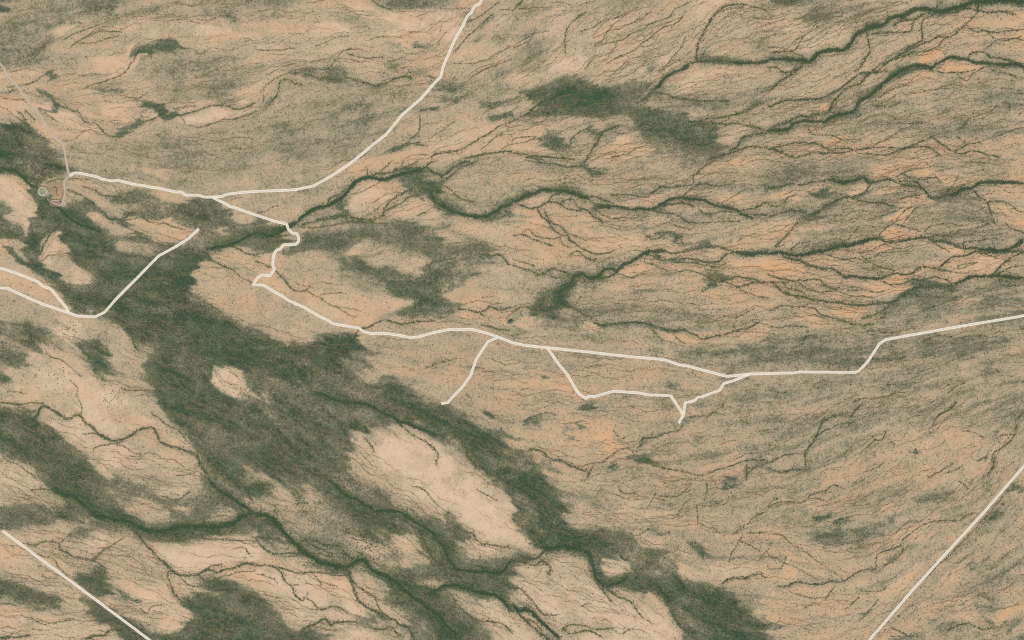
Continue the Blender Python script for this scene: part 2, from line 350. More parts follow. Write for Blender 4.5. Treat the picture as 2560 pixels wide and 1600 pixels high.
L 7 .9 | 0,1240 60,1200 180,1150 300,1100 400,1100 460,1080 560,1060 600,1000 640,930 740,840 850,800
L 9 .9 | 0,1240 160,1220 260,1170 340,1150 430,1150 530,1150 600,1110 700,1070 800,1060 850,1000 880,950 960,900 1040,820 1130,760 1230,690 1330,640 1420,620 1560,640
L 8 .8 | 850,800 960,700 1040,680 1130,660
L 5 .8 | 960,690 1060,620 1160,570 1260,500 1330,450 1400,410 1460,370 1450,240 1490,180 1560,140
L 5 .7 | 1060,660 1150,580 1250,520 1400,440 1500,400 1600,350 1700,350 1780,310 1860,240 1930,170 1990,100
L 5 .7 | 1200,560 1350,500 1450,490 1560,460 1640,400 1700,340
L 9 .9 | 1560,640 1600,600 1680,560 1740,540 1820,560 1880,560 1950,590 2100,600 2230,610 2330,600 2419,630
L 7 .8 | 1890,540 1940,500 2050,500 2100,540 2250,560 2419,620
L 4 .8 | 1420,640 1520,660 1620,680 1750,690 1850,680 1960,660
L 3 .7 | 1780,690 1830,750 1880,760 1950,690 2050,640
L 3 .6 | 2090,630 2150,670 2240,690 2350,720
L 3 .8 | 1880,240 1960,290 2100,300 2260,290 2419,270
L 3 .6 | 2050,290 2200,380 2400,340
L 3 .6 | 2050,470 2150,390 2300,360 2419,380
L 5 .8 | 0,1410 120,1380 280,1350 400,1355 480,1360 540,1390 600,1420 680,1410 800,1410
L 5 .8 | 800,1420 900,1410 1000,1395 1130,1390 1250,1400 1380,1370 1440,1340 1530,1300 1580,1310 1640,1360 1740,1430
L 5 .8 | 0,1415 80,1420 160,1450 260,1480 360,1460 500,1450 650,1445 800,1420
L 4 .8 | 920,1440 1000,1460 1120,1465 1250,1420 1370,1390 1500,1390 1560,1420 1640,1480
L 5 .8 | 1740,1430 1830,1450 1920,1420 2000,1440 2100,1470 2200,1490
L 3 .7 | 1770,1430 1900,1360 2000,1340 2200,1270 2419,1200
L 3 .7 | 1780,1290 1850,1340 1880,1370
L 3 .7 | 370,1200 420,1260 480,1270 560,1270 650,1300
L 3 .6 | 650,1300 720,1330 850,1350
L 3 .7 | 1110,1070 1180,1110 1240,1150 1350,1170 1450,1150
L 3 .6 | 880,1400 1000,1370 1130,1310 1230,1240 1380,1180
L 3 .6 | 1780,1230 1850,1180 1900,1120 2000,1080 2090,1060 2170,1000
L 3 .6 | 2360,1100 2419,1030
L 4 .6 | 1040,930 1150,850 1280,800
L 3 .6 | 1280,820 1330,790 1400,720
L 3 .5 | 1120,1180 1250,1080
L 4 .5 | 960,1000 1150,1010 1260,960
L 3 .5 | 1300,900 1600,840 1760,830
L 3 .5 | 2200,830 2419,860
L 4 .5 | 2240,950 2300,1020
@B1
P .84 .05 .25 6 | 0,170 130,180 230,260 200,290 60,300 0,270
P .84 .05 .25 8 | 0,310 60,330 200,400 280,440 320,540 340,640 310,740 240,720 190,600 100,540 60,450
P .22 .35 .1 6 | 0,350 50,440 80,540 180,590 220,660 240,740 140,740 0,750
P .82 .06 .2 6 | 510,680 570,690 590,800 620,900 660,960 740,1030 850,1080 840,1150 730,1180 640,1100 560,1060 450,1010 370,970 410,850 450,760
P .72 .08 .3 7 | 0,890 130,960 250,960 290,1040 420,1140 500,1210 580,1290 660,1400 740,1440 700,1490 560,1440 400,1380 200,1280 60,1200 0,1200
P .55 .25 .2 7 | 0,1220 80,1210 300,1330 560,1440 560,1512 0,1512
P .7 .15 .3 5 | 0,760 110,780 120,880 100,920 0,880
P .6 .1 .2 4 | 130,790 200,840 240,900 230,950 160,930 130,870
P .76 .08 .3 6 | 850,500 980,510 1050,570 1180,640 1250,690 1200,720 1040,680 880,600
P .8 .05 .5 5 | 1100,570 1300,550 1390,570 1550,590 1640,580 1740,650 1900,700 1800,740 1700,790 1550,760 1400,740 1370,690 1250,640
P .6 .08 .4 6 | 1560,640 1700,680 1820,650 1850,720 1640,720
P .7 .1 .3 5 | 800,260 900,250 1080,270 1160,330 1050,330 950,300
P .62 .14 .25 6 | 850,330 1000,400 1300,440 1380,470 1050,470 950,440
P .72 .1 .35 6 | 1380,110 1560,90 1600,130 1450,160
P .66 .12 .35 8 | 1850,190 2419,160 2419,290 2200,290 1950,300
P .68 .12 .3 7 | 1380,330 1700,320 1950,360 2050,370 1900,420 1800,460 1560,440 1450,400
P .72 .08 .35 6 | 2080,400 2419,520 2419,560 2260,590 2120,560 2050,470
P .7 .1 .25 4 | 2080,640 2140,630 2150,680 2110,710
P .64 .12 .35 8 | 1900,950 2050,960 2200,880 2419,900 2419,1500 2200,1440 2000,1340 1860,1260 1800,1150 1830,1100
P .5 .15 .3 8 | 1090,780 1500,800 1560,870 1450,900 1200,900 1090,860
P .6 .15 .2 4 | 830,1400 880,1370 900,1450 870,1470
P .55 .12 .25 2 | 350,250 420,220 600,180 600,380 640,400 570,430 520,410 470,370 430,340 350,310
S .3 .4 .08 26 8 | 1100,350 1350,380 1540,440 1700,480 1850,490
S .2 .4 .08 40 10 | 1850,430 2000,450 2060,530 1950,600 1850,560
S .1 .55 .05 24 6 | 640,540 800,620 1000,780 1080,860
S .1 .7 .05 30 8 | 380,350 440,450 500,560
S .12 .6 .05 34 8 | 420,500 330,650 300,800
S .12 .6 .05 24 6 | 300,980 480,1090 640,1240 740,1320
S .15 .6 .05 12 4 | 130,850 180,930 260,980 380,1050
L 10 .9 | 0,80 130,100 200,150 290,230 360,270
L 10 .9 | 430,350 490,430 560,460 640,540 740,600 860,640 960,680
L 8 .9 | 380,900 420,780 500,670 560,640
L 10 1 | 2419,690 2300,740 2200,790 2120,810 2000,830 1940,850
L 4 .8 | 2160,810 2240,830 2300,870 2419,910
L 3 .7 | 640,170 850,190
L 4 .7 | 780,250 880,280 960,330 1100,340
L 4 .8 | 640,280 780,340 860,400 920,450 990,510 1040,560 1180,540 1240,500 1290,490
L 3 .8 | 1040,560 1240,560 1340,540 1400,580 1500,600 1550,590 1620,630 1680,640 1760,660
L 3 .7 | 1100,570 1200,630 1280,670 1370,710 1380,760 1480,780 1560,810 1640,820
L 4 .6 | 1190,720 1260,690 1350,700
L 5 .8 | 1200,920 1320,900 1380,930 1500,960
L 5 .7 | 1630,1290 1720,1320 1760,1380 1860,1400
L 6 .7 | 1960,940 2060,970 2190,1030
L 3 .7 | 2190,1030 2280,1100 2419,1180
L 4 .7 | 1780,1280 1900,1330 2100,1440
L 3 .6 | 60,740 200,740
L 4 .8 | 430,220 540,190 600,180
L 2 .5 | 1060,1040 1650,1040
@B2
P .84 .04 .35 7 | 900,300 1000,230 1150,190 1250,210 1300,280 1240,370 1150,430 1040,520 900,510 830,480 850,400
P .78 .05 .35 7 | 940,120 1050,0 1200,0 1280,50 1150,130 1020,150 930,180
P .78 .06 .3 8 | 1330,420 1470,360 1620,360 1700,460 1760,520 1700,600 1580,600 1500,560 1350,540 1260,500
P .7 .1 .35 8 | 0,400 200,420 140,470 0,500
P .74 .08 .35 8 | 30,520 400,450 420,520 380,590 200,640 60,600 100,560
P .72 .08 .5 6 | 420,660 700,640 680,720 560,750 420,740
P .8 .06 .7 3 | 280,800 420,780 500,790 400,810
P .75 .08 .2 4 | 80,880 180,810 180,900 100,900
P .78 .06 .5 8 | 0,960 180,1060 300,1160 260,1200 130,1180 0,1180
P .58 .15 .35 8 | 200,930 400,900 740,920 760,1080 700,1180 520,1200 450,1240 380,1240 300,1150 180,1050
P .78 .06 .5 4 | 350,1200 480,1180 460,1230 390,1240
P .3 .35 .1 8 | 0,570 100,580 200,660 180,800 60,860 0,840
P .26 .45 .08 10 | 480,700 700,640 980,640 1150,690 1210,780 1140,810 1050,790 880,850 870,960 900,1020 800,1020 760,920 600,840 460,880 250,900 190,860 300,820
P .26 .4 .08 10 | 1200,600 1450,590 1560,640 1640,700 1600,820 1560,900 1440,890 1340,830 1260,860 1240,780 1400,740 1380,660
P .26 .45 .08 9 | 1640,680 1740,580 1800,570 1780,650 1860,700 2050,750 1960,770 1840,720
P .7 .1 .25 9 | 880,870 1050,790 1300,860 1420,910 1560,900 1590,970 1600,1060 1500,1100 1380,1050 1240,1010 1080,990 980,920
P .24 .5 .08 10 | 900,930 1000,930 1100,1000 1280,1010 1450,1090 1580,1080 1640,1010 1780,1020 1740,1110 1640,1180 1720,1230 1760,1330 1900,1400 1700,1420 1560,1330 1400,1310 1250,1290 1180,1150 1000,1120 880,1020
P .45 .25 .2 8 | 760,1050 1050,1080 1200,1180 1250,1290 1000,1230 800,1150
P .76 .06 .5 8 | 480,1240 850,1240 1000,1300 1250,1310 1500,1340 1340,1420 1200,1512 850,1512 700,1400 600,1320
P .24 .5 .08 8 | 1170,1512 1250,1470 1380,1400 1500,1340 1760,1350 1880,1400 1800,1480 1700,1512
P .8 .06 .45 7 | 1780,1300 1850,1240 2100,1250 2220,1320 2150,1410 2080,1430 1950,1390
P .76 .06 .5 6 | 1960,1480 2120,1450 2240,1400 2330,1440 2200,1512
P .72 .1 .3 7 | 1820,610 1900,620 2100,590 2419,600 2419,700 2050,710 1900,660
P .72 .08 .3 7 | 1700,690 1850,700 1990,800 1800,790
P .7 .1 .25 7 | 1650,980 2100,880 2050,920 1850,960
P .14 .75 .05 8 | 1380,130 1560,150 1640,210 1780,200 1740,250 1680,320 1700,380 1600,330 1540,270 1400,200
P .12 .8 .05 7 | 1700,380 1800,430 1900,480 2050,520 2200,500 2300,440 2419,400 2300,500 2150,560 2050,540 1900,510 1780,480
P .4 .4 .05 8 | 1750,300 1900,380 2000,440 2200,470 2250,420 2200,380 2419,370 2419,400 2300,430 2000,500 1800,420
P .24 .6 .06 8 | 1640,760 1740,780 1860,830 2150,860 2250,900 2100,930 1900,900 1640,860
S .24 .5 .06 12 5 | 1800,1020 1920,960 2020,930 2130,880
P .18 .75 .05 5 | 700,480 800,380 850,390 820,440 720,490
L 12 1 | 0,690 140,710 220,670 320,630 390,590
L 10 1 | 390,590 420,540 490,500 580,450 680,430 760,390 820,350 880,280 930,220 1000,180 1100,160 1200,180 1260,170 1360,130 1480,110 1580,80
L 7 .8 | 920,250 960,190 1050,160 1160,130 1290,110 1400,80 1560,80
L 4 .8 | 1050,160 1050,90 1030,60
L 3 .7 | 1150,130 1250,40 1290,0
L 3 .7 | 1290,110 1370,50 1400,0
L 3 .8 | 1380,80 1470,50 1540,10
L 4 .9 | 1600,80 1640,30 1700,0
L 6 1 | 1580,70 1640,90 1680,120 1770,130 1840,90 1920,40 2020,10
L 6 .9 | 1760,210 1760,130
L 4 .8 | 1770,200 1860,130 1920,80 2020,40 2070,0
L 7 .9 | 400,620 500,590 590,560 700,550 780,530 860,540 950,550 1080,560 1160,545 1210,520
L 5 .8 | 700,540 780,520 860,520 930,540
L 4 .9 | 1210,520 1230,440 1260,400 1320,360 1400,310 1480,270
L 4 .8 | 1220,480 1300,440 1380,400 1440,350 1520,340 1600,380
L 2 .7 | 1040,530 1120,480 1200,410 1300,370
L 4 .8 | 420,640 560,640 700,620 800,600 900,580 1060,580 1150,600 1250,600
L 2 .7 | 850,570 960,600 1100,600
L 4 .7 | 680,430 690,380 760,330 850,290
L 3 .7 | 0,510 80,480 160,450 210,430
L 3 .6 | 390,720 500,745 620,740
L 3 .6 | 180,770 350,760 560,770
L 3 .7 | 170,740 240,715 330,700
L 6 .7 | 0,950 60,980 150,1020
L 4 .8 | 180,1050 270,1130 320,1200 390,1240 470,1230 510,1190
L 2 .7 | 480,1240 560,1280 640,1330 700,1370 780,1400 850,1450 950,1490
L 2 .7 | 600,1270 700,1260 850,1260
L 2 .5 | 700,1370 800,1390 1000,1430
L 3 .8 | 1750,230 1830,270 1890,340 1960,380 2060,390
L 4 .7 | 1520,530 1600,490 1640,470
L 10 1 | 1650,300 1690,380 1760,440 1850,480 1950,510 2080,540 2180,520 2260,490 2340,440 2419,410
L 4 .7 | 2340,490 2419,490
L 5 .8 | 2130,890 2220,900 2310,890 2350,930 2380,980 2419,990
L 5 .8 | 1900,1410 2000,1420 2110,1440 2180,1410 2200,1380 2250,1400 2320,1420 2419,1390
L 3 .6 | 2110,1450 2200,1500
L 3 .5 | 930,330 1060,270 1200,190
L 2 .5 | 2130,1300 2250,1290
L 5 .5 | 1600,990 1750,950 1900,920
@B3
P .84 .05 .2 6 | 680,60 740,0 880,0 820,50 760,70
P .84 .05 .55 7 | 120,640 150,510 240,510 300,560 420,720 360,740 300,720 200,660
P .82 .05 .5 7 | 560,620 700,540 790,560 870,660 1000,720 1150,740 1300,790 1500,760 1600,850 1450,850 1280,850 1160,870 1000,830 850,870 760,870 650,790 560,700
P .64 .05 .6 7 | 850,740 1000,700 1150,740 1050,790 880,780
P .82 .05 .5 5 | 460,730 530,730 600,810 560,830 490,780
P .8 .06 .3 5 | 110,380 200,320 400,300 330,380 200,430
P .8 .06 .4 6 | 1000,420 1120,370 1500,290 1600,300 1480,370 1380,430 1200,460 1050,450
P .8 .06 .4 6 | 1280,510 1450,520 1440,560 1300,580
P .8 .06 .4 7 | 1750,540 2100,530 2150,560 1900,590 1770,580
P .82 .05 .5 5 | 1040,1000 1180,1000 1270,1050 1160,1110 1040,1080
P .8 .06 .5 6 | 0,940 60,960 250,1040 280,1060 180,1040 0,990
P .76 .06 .4 7 | 250,900 400,900 380,980 280,1010 220,960
P .78 .06 .4 6 | 520,860 620,880 560,920
P .74 .07 .5 9 | 820,1170 1050,1130 1100,1170 1000,1220 850,1210
P .72 .06 .6 12 | 2050,1020 2300,980 2419,930 2419,1070 2100,1080
P .76 .06 .5 10 | 1900,920 2200,910 2419,900 2419,940 2100,1010 2000,990
P .8 .05 .4 5 | 1540,1000 1640,980 1660,1000 1560,1030
P .82 .05 .5 5 | 2090,1130 2250,1140 2200,1170 2120,1180
P .8 .05 .5 5 | 2190,30 2290,40 2240,80 2190,60
P .78 .06 .5 8 | 1900,310 2200,310 2250,350 2150,430 2000,400 1880,350
P .8 .05 .5 6 | 1370,870 1500,890 1480,920 1380,910
P .74 .07 .4 6 | 390,1050 470,1080 440,1100 400,1080
P .22 .6 .05 6 | 720,120 800,80 900,90 910,120 780,160
P .14 .65 .05 6 | 200,1370 240,1290 320,1260 460,1190 560,1130 580,1180 520,1240 500,1340 480,1380 300,1440 150,1470 160,1420
P .14 .75 .05 8 | 130,1490 280,1420 380,1370 490,1370 540,1400 400,1430 300,1460
P .5 .2 .2 3 | 310,1330 360,1310 380,1350 320,1360
P .14 .75 .05 4 | 1430,690 1500,680 1570,720 1620,780 1590,790 1530,740
P .3 .6 .05 6 | 1640,800 1740,780 1850,740 1930,760 1900,820 1750,820
P .3 .6 .05 6 | 1780,1260 1830,1200 1900,1150 1930,1170 1850,1240
P .25 .6 .05 7 | 1750,1080 1900,1090 2050,1110 2060,1150 1980,1170 1860,1130
P .3 .55 .05 10 | 1380,1080 1520,1080 1540,1130 1440,1130
S .3 .5 .05 14 7 | 1220,640 1280,690
S .3 .5 .05 12 6 | 1340,890 1440,950 1560,950
P .35 .4 .05 10 | 1600,0 2150,0 1900,30 1700,60
L 9 1 | 0,390 60,380 120,340 200,310 290,280 400,290 500,290 600,310 680,350 740,360
L 6 .9 | 60,420 130,450 200,460 280,430 340,400 440,410 500,380 570,370
L 4 .8 | 340,400 370,350 440,310 500,290
L 7 .8 | 740,350 820,350 880,390 960,410
L 4 .8 | 720,370 770,410 840,430 940,420
L 9 1 | 800,440 900,440 1000,440 1120,470 1200,460 1290,470 1380,440 1440,400 1500,370 1600,360
L 9 .9 | 1600,360 1720,370 1830,390 1930,430 2030,450 2120,470 2190,520 2280,560
L 6 .9 | 1380,430 1480,420 1560,410 1640,410 1720,440
L 5 .8 | 440,410 520,450 620,480 700,470 740,500 800,550 860,600
L 5 .8 | 570,370 620,440 680,460
L 4 .9 | 230,450 280,530 350,590 400,660 450,700
L 4 .9 | 300,480 370,590 460,630 520,690 550,750 620,810 700,860 770,885 880,880 960,860
L 3 .8 | 550,710 600,715 660,740 710,770
L 3 .8 | 450,700 520,720
L 4 .8 | 0,710 60,710 120,710 180,740 270,770 330,790 400,820
L 3 .8 | 100,680 150,650 200,700 290,740 380,750 430,730 460,740 480,800 550,830
L 4 .8 | 0,990 80,1020 180,1050 270,1080 340,1050 380,1020 440,1040 500,1060 580,1090
L 4 .7 | 0,930 60,960 150,970 220,1010
L 12 1 | 580,1110 570,1150 530,1190 460,1230
L 10 1 | 570,1100 660,1080 740,1110 820,1100 860,1050 950,1030 980,1040 1020,1010 1060,980 1120,960 1200,910 1270,870 1340,855 1450,860
L 6 .9 | 820,1120 920,1110 1000,1060 1020,1020
L 5 .9 | 1450,860 1520,880 1640,860 1750,840 1850,820 1960,820
L 6 .9 | 1960,820 2050,850 2130,870 2250,870 2419,880
L 9 1 | 2110,870 2240,890 2419,870
L 6 .8 | 1270,890 1340,910 1420,950 1500,940 1600,930 1720,940 1850,970 1960,960 2010,900 2100,870
L 5 .7 | 1500,960 1700,970 1850,1000 1960,1010 2030,970
L 5 .8 | 1850,1110 1950,1150 2030,1130 2110,1100 2200,1110 2350,1150
L 5 .8 | 1990,1140 2060,1170 2150,1190 2300,1160 2419,1160
L 3 .7 | 2110,1190 2190,1240 2280,1280 2419,1300
L 3 .7 | 1560,1070 1650,1040 1740,1060 1850,1110
L 4 .7 | 1330,700 1430,700 1340,750 1260,720
L 3 .7 | 940,560 1050,540 1120,560 1200,540
L 3 .7 | 780,460 860,520 930,560
L 5 .8 | 120,0 250,20 400,40 480,60 570,60 640,50 700,10
L 4 .8 | 570,60 700,70 800,70
L 5 .8 | 930,330 1100,330 1200,350 1270,350 1320,310 1400,270 1480,260 1600,250
L 4 .7 | 1600,250 1700,230 1720,150 1780,100 1880,30
L 4 .7 | 1620,340 1700,270 1800,230 1900,240 2000,240 2100,200
L 3 .7 | 1980,410 2080,350 2200,280
L 4 .8 | 1900,500 2100,490 2200,520 2419,520
L 4 .7 | 1900,500 1820,500 1760,460
L 4 .8 | 2130,480 2250,460 2350,430 2419,400
L 3 .7 | 1760,600 1900,590 2000,580 2150,580
L 4 .7 | 1480,500 1560,520 1640,580 1760,600
L 3 .7 | 1300,470 1420,500 1500,510
L 3 .6 | 1480,590 1600,640 1700,660
L 3 .6 | 2130,770 2200,720 2320,700
L 5 .8 | 490,1370 600,1410 680,1460 760,1490
L 3 .6 | 780,1480 880,1450 960,1450
L 4 .8 | 540,910 620,870 700,930 800,940
L 3 .6 | 0,1440 80,1390 130,1380
L 3 .7 | 1000,940 1060,970
L 3 .7 | 1020,1080 1120,1120 1200,1080 1300,1040
L 4 .6 | 1240,960 1350,1000 1480,1050
L 3 .6 | 600,1370 660,1290
L 3 .5 | 2100,1500 2300,1400
L 4 .7 | 240,1040 430,1110 540,1100
@B4
P .88 .04 .65 6 | 1070,690 1200,630 1450,690 1480,720 1300,740 1180,760 1080,730
P .86 .04 .6 6 | 1350,130 1550,80 1600,130 1560,180 1400,160
P .86 .04 .65 6 | 1550,140 1950,130 2050,150 1900,240 1800,240 1650,220
P .86 .04 .65 5 | 1100,240 1200,210 1260,240 1270,280 1150,310 1100,290
P .88 .04 .55 7 | 1640,960 1800,910 1900,890 2000,870 2120,920 2160,930 2200,980 2100,1050 1900,1120 1760,1160 1700,1110 1850,1070 1700,1030
P .84 .05 .6 6 | 740,1080 660,1120 640,1060
P .86 .04 .6 6 | 300,950 500,910 640,940 700,980 600,980 480,1000 380,980
P .84 .04 .7 6 | 20,930 180,930 300,980 380,1060 300,1080 100,1080 0,1050
P .86 .04 .75 6 | 880,1170 1050,1150 1300,1190 1290,1240 1050,1250 900,1230
P .9 .04 .75 7 | 300,1420 420,1420 500,1460 640,1500 300,1512 280,1480
P .86 .04 .75 7 | 640,1370 760,1390 960,1400 1050,1420 950,1460 800,1500 700,1490
P .84 .05 .65 5 | 1140,1110 1400,1060 1520,1050 1400,1100 1300,1160 1150,1140
P .86 .04 .6 6 | 800,810 1000,760 1100,780 1180,820 1150,850 1000,830 850,850
P .82 .04 .6 6 | 1400,440 1540,390 1570,380 1450,330 1380,380 1300,440
P .82 .04 .6 7 | 1200,500 1400,420 1380,520 1300,600 1180,610
P .86 .04 .7 5 | 2100,420 2250,450 2240,500 2140,500
P .84 .05 .65 5 | 2100,240 2280,240 2300,270 2150,280
P .82 .05 .4 7 | 0,600 150,580 250,640 100,780 0,820
P .78 .05 .5 6 | 0,1300 100,1310 100,1370 30,1400 0,1400
P .8 .05 .6 6 | 940,120 1100,40 1250,50 1200,120 1080,180 980,180
P .84 .05 .6 6 | 720,270 860,200 930,230 850,310 740,330
P .8 .05 .6 6 | 140,400 200,310 280,330 240,400
P .86 .04 .6 5 | 1680,880 1850,820 1900,870 1750,890
P .42 .3 .1 12 | 0,0 900,0 1000,60 900,150 700,180 400,180 0,240
P .45 .25 .1 12 | 1600,0 2419,0 2419,130 2100,140 1700,120 1550,60
P .48 .25 .12 8 | 780,400 1000,440 1200,420 1200,500 1000,540 900,640 700,780 400,780 250,700 300,600 500,520
P .45 .25 .12 8 | 1390,560 1480,460 1640,400 1800,340 1900,310 2000,350 2100,560 1900,620 1650,600
P .46 .25 .12 8 | 1750,700 1900,640 2200,660 2350,720 2250,780 2000,790 1850,750
P .5 .22 .15 8 | 1180,860 1350,800 1430,800 1560,860 1640,900 1550,960 1350,1000 1250,1040 1080,1020 880,920 1000,900
P .52 .22 .15 7 | 700,970 850,940 1000,1010 1100,1040 900,1070 780,1060
P .42 .3 .08 14 | 1400,1250 1800,1200 2000,1150 2419,1130 2419,1480 1900,1512 1050,1512 1250,1350
P .5 .22 .2 8 | 0,1440 250,1400 290,1512 0,1512
P .72 .1 .6 8 | 1700,1310 1850,1280 1950,1330 1850,1370 1750,1370
S .26 .6 .05 14 6 | 440,320 500,310 560,280
S .26 .6 .05 14 6 | 360,560 420,530 460,520
S .26 .6 .05 22 8 | 1280,1270 1420,1180 1550,1160 1700,1200
L 12 1 | 0,890 120,880 260,900 400,880 560,850 700,810 850,790 960,750 1040,735
L 8 1 | 1040,740 1120,770 1220,770 1330,750 1420,740 1500,740 1570,770 1700,775 1780,810 1860,830 2000,840
L 12 1 | 2000,840 2120,850 2230,860 2320,820 2419,760
L 8 .9 | 1950,860 2050,880 2200,870 2330,870 2419,860
L 6 .9 | 2419,880 2330,900 2250,950 2190,1010 2130,1080 2080,1110
L 9 .9 | 2419,1120 2250,1100 2080,1100 1960,1100 1880,1120 1800,1160 1740,1170
L 8 .8 | 1740,1190 1640,1190 1540,1200 1420,1200 1340,1240 1270,1290 1200,1330 1120,1350
L 8 .9 | 1120,1350 1000,1360 850,1380 700,1350 560,1340 400,1310 250,1280 150,1250 80,1190 20,1150
L 5 .8 | 1740,1180 1680,1130 1580,1110 1470,1130 1420,1140
L 9 .9 | 720,1100 800,1100 900,1115 1000,1120 1100,1110
L 8 .9 | 720,1100 650,1060 600,1020 500,1020 400,1000 320,960 220,930 130,900
L 5 .9 | 1100,1110 1160,1080 1220,1070 1280,1090 1380,1060 1420,1020 1500,1020 1600,1030 1700,1050
L 5 .9 | 1600,1030 1680,960 1740,920 1800,910 1880,900 1960,860
L 4 .8 | 1060,1140 1160,1170 1260,1170 1360,1130 1440,1140
L 5 .8 | 0,1080 80,1110 160,1130 260,1140 340,1140 480,1130 560,1190 640,1220 680,1190
L 4 .7 | 280,1150 360,1210 480,1240 640,1240
L 4 .7 | 130,1160 200,1210 320,1250 380,1290
L 3 .7 | 660,1240 760,1280 900,1290 1000,1300
L 3 .6 | 740,1230 900,1230 1020,1250 1120,1240
L 8 .9 | 0,260 100,260 200,230 330,230 480,200 600,190
L 9 1 | 600,190 720,210 820,190 890,160 940,190 970,220
L 8 .9 | 970,220 1060,190 1170,190 1230,220 1340,240 1430,260 1500,310 1560,360 1660,340
L 9 1 | 1660,340 1750,320 1830,280 1930,270 2000,220 2120,210 2250,215 2419,220
L 4 .8 | 1200,160 1280,130 1350,100 1450,80
L 4 .8 | 1290,130 1350,170 1480,180 1580,170 1640,220
L 5 .8 | 1230,200 1340,200 1420,220 1440,260
L 3 .8 | 1560,350 1590,390
L 7 .9 | 970,230 920,300 830,350 740,360 640,390 560,430 480,490 400,520 320,490 240,480 160,490
L 4 .8 | 800,360 900,390 980,400 1100,410 1150,430 1200,430
L 3 .7 | 160,490 80,520 0,530
L 3 .6 | 0,440 100,430 200,350 280,320
L 3 .6 | 360,560 250,620 200,700 120,770 60,830
L 4 .7 | 60,820 130,760 200,680
L 3 .7 | 200,860 280,800 400,770
L 3 .8 | 700,790 780,720 830,660 870,630
L 3 .7 | 1040,720 1100,650 1180,610 1260,620 1350,650 1450,680
L 3 .7 | 1180,600 1300,480 1370,440
L 3 .7 | 1280,600 1360,500 1400,450 1500,420
L 3 .7 | 940,560 1080,520 1200,490 1280,440
L 5 .8 | 1950,290 2000,350 2070,400 2100,490 2120,540
L 3 .7 | 2070,390 2200,390 2280,420 2360,480 2419,490
L 3 .7 | 2120,540 2150,600 2200,640
L 3 .7 | 2240,600 2320,660 2419,690
L 3 .7 | 1120,410 1200,370 1340,350 1430,330
L 2 .6 | 1080,330 1200,320 1300,290 1400,300
L 3 .7 | 1680,310 1750,240 1780,180 1810,140
L 4 .7 | 1850,830 1850,780 2000,760 2150,740
L 3 .7 | 1750,700 1820,660 1950,640 2100,600
L 3 .7 | 1480,680 1560,620 1700,600 1850,620
L 4 .7 | 1500,740 1600,720 1720,720 1780,700
L 3 .7 | 850,880 950,860 1080,800 1160,820 1260,840 1370,800
L 3 .7 | 870,880 920,940 1000,980 1080,1020 1200,1050
L 3 .7 | 560,900 650,930 740,940 850,930 950,980
L 3 .6 | 920,930 1060,890 1200,860
L 3 .7 | 1560,790 1640,830 1720,870
L 3 .7 | 1700,1050 1780,1060 1880,1070
L 3 .6 | 1780,1020 1820,990 1980,960
L 4 .7 | 0,1430 80,1400 150,1380 280,1390 430,1400 500,1460 600,1490 680,1510
L 5 .7 | 880,1500 1000,1460 1100,1420 1180,1350
L 4 .6 | 1050,1500 1150,1430
L 3 .7 | 2140,1100 2300,1010 2419,1000
L 3 .6 | 2160,1160 2260,1190 2400,1180
L 3 .7 | 2170,930 2100,900 2030,880
L 4 .6 | 0,1160 100,1150 200,1160
L 3 .5 | 1400,1290 1700,1300 1850,1300
L 3 .5 | 1450,1430 1600,1370 1800,1300
@C1
P .26 .3 .1 12 | 0,100 120,30 400,100 430,220 380,280 280,280 250,460 0,420
P .5 .15 .2 8 | 430,50 540,100 620,240 560,320 430,280
P .84 .04 .05 3 | 590,0 740,0 720,100 680,190 610,150 580,80
P .62 .12 .2 9 | 940,100 1080,70 1180,110 1250,250 1300,420 1400,540 1300,560 1150,500 1050,440 1000,280
P .66 .1 .25 6 | 1320,190 1460,290 1440,330 1370,310
P .5 .2 .2 8 | 960,360 1300,420 1430,600 1420,680 1300,680 1150,650 1050,560 960,440
P .2 .6 .05 10 | 850,170 960,200 1000,300 1060,560 980,600 900,500 800,320 760,220
P .86 .04 .1 5 | 960,620 1050,640 1040,720 1100,790 1030,840 940,740
P .86 .04 .1 6 | 320,460 500,480 600,560 640,640 550,660 430,600 370,540
P .86 .04 .25 10 | 560,440 720,480 800,560 880,700 1000,840 1150,860 1300,860 1400,940 1360,1000 1250,1060 1150,1120 1050,1100 960,1040 850,900 780,760 700,640
P .68 .04 .2 10 | 960,870 1080,880 1180,1000 1100,1050 1000,960
P .85 .05 .2 6 | 490,930 640,960 780,920 860,1020 900,1060 760,1050 680,1090 600,1060 520,1010
P .78 .06 .15 7 | 680,1100 820,1100 980,1140 880,1200 860,1240 780,1240 720,1180
P .86 .05 .3 8 | 900,1240 1040,1160 1120,1170 1250,1260 1300,1300 1180,1350 1100,1330 1020,1480 980,1460 880,1320
P .86 .05 .3 6 | 1410,1050 1460,1040 1530,1180 1680,1240 1660,1270 1520,1210 1440,1140
P .78 .05 .3 6 | 1530,1040 1700,1080 1770,1130 1750,1190 1620,1170 1540,1110
P .62 .12 .3 9 | 1300,1300 1560,1330 1740,1320 1860,1370 1900,1500 1600,1470 1400,1380
P .86 .05 .2 5 | 60,730 130,690 330,740 340,770 180,790
P .6 .12 .2 6 | 1290,720 1400,760 1500,900 1700,1020 1780,1110 1600,1050 1400,900 1300,830
P .84 .05 .2 6 | 0,1330 100,1360 150,1440 280,1512 0,1512
P .7 .1 .25 8 | 60,480 280,480 320,600 430,690 300,720 150,650 80,570
P .24 .55 .05 6 | 1320,310 1420,420 1460,600 1420,590 1370,440
P .12 .55 .05 7 | 1430,370 1560,380 1620,500 1600,620 1500,680 1430,620 1400,500
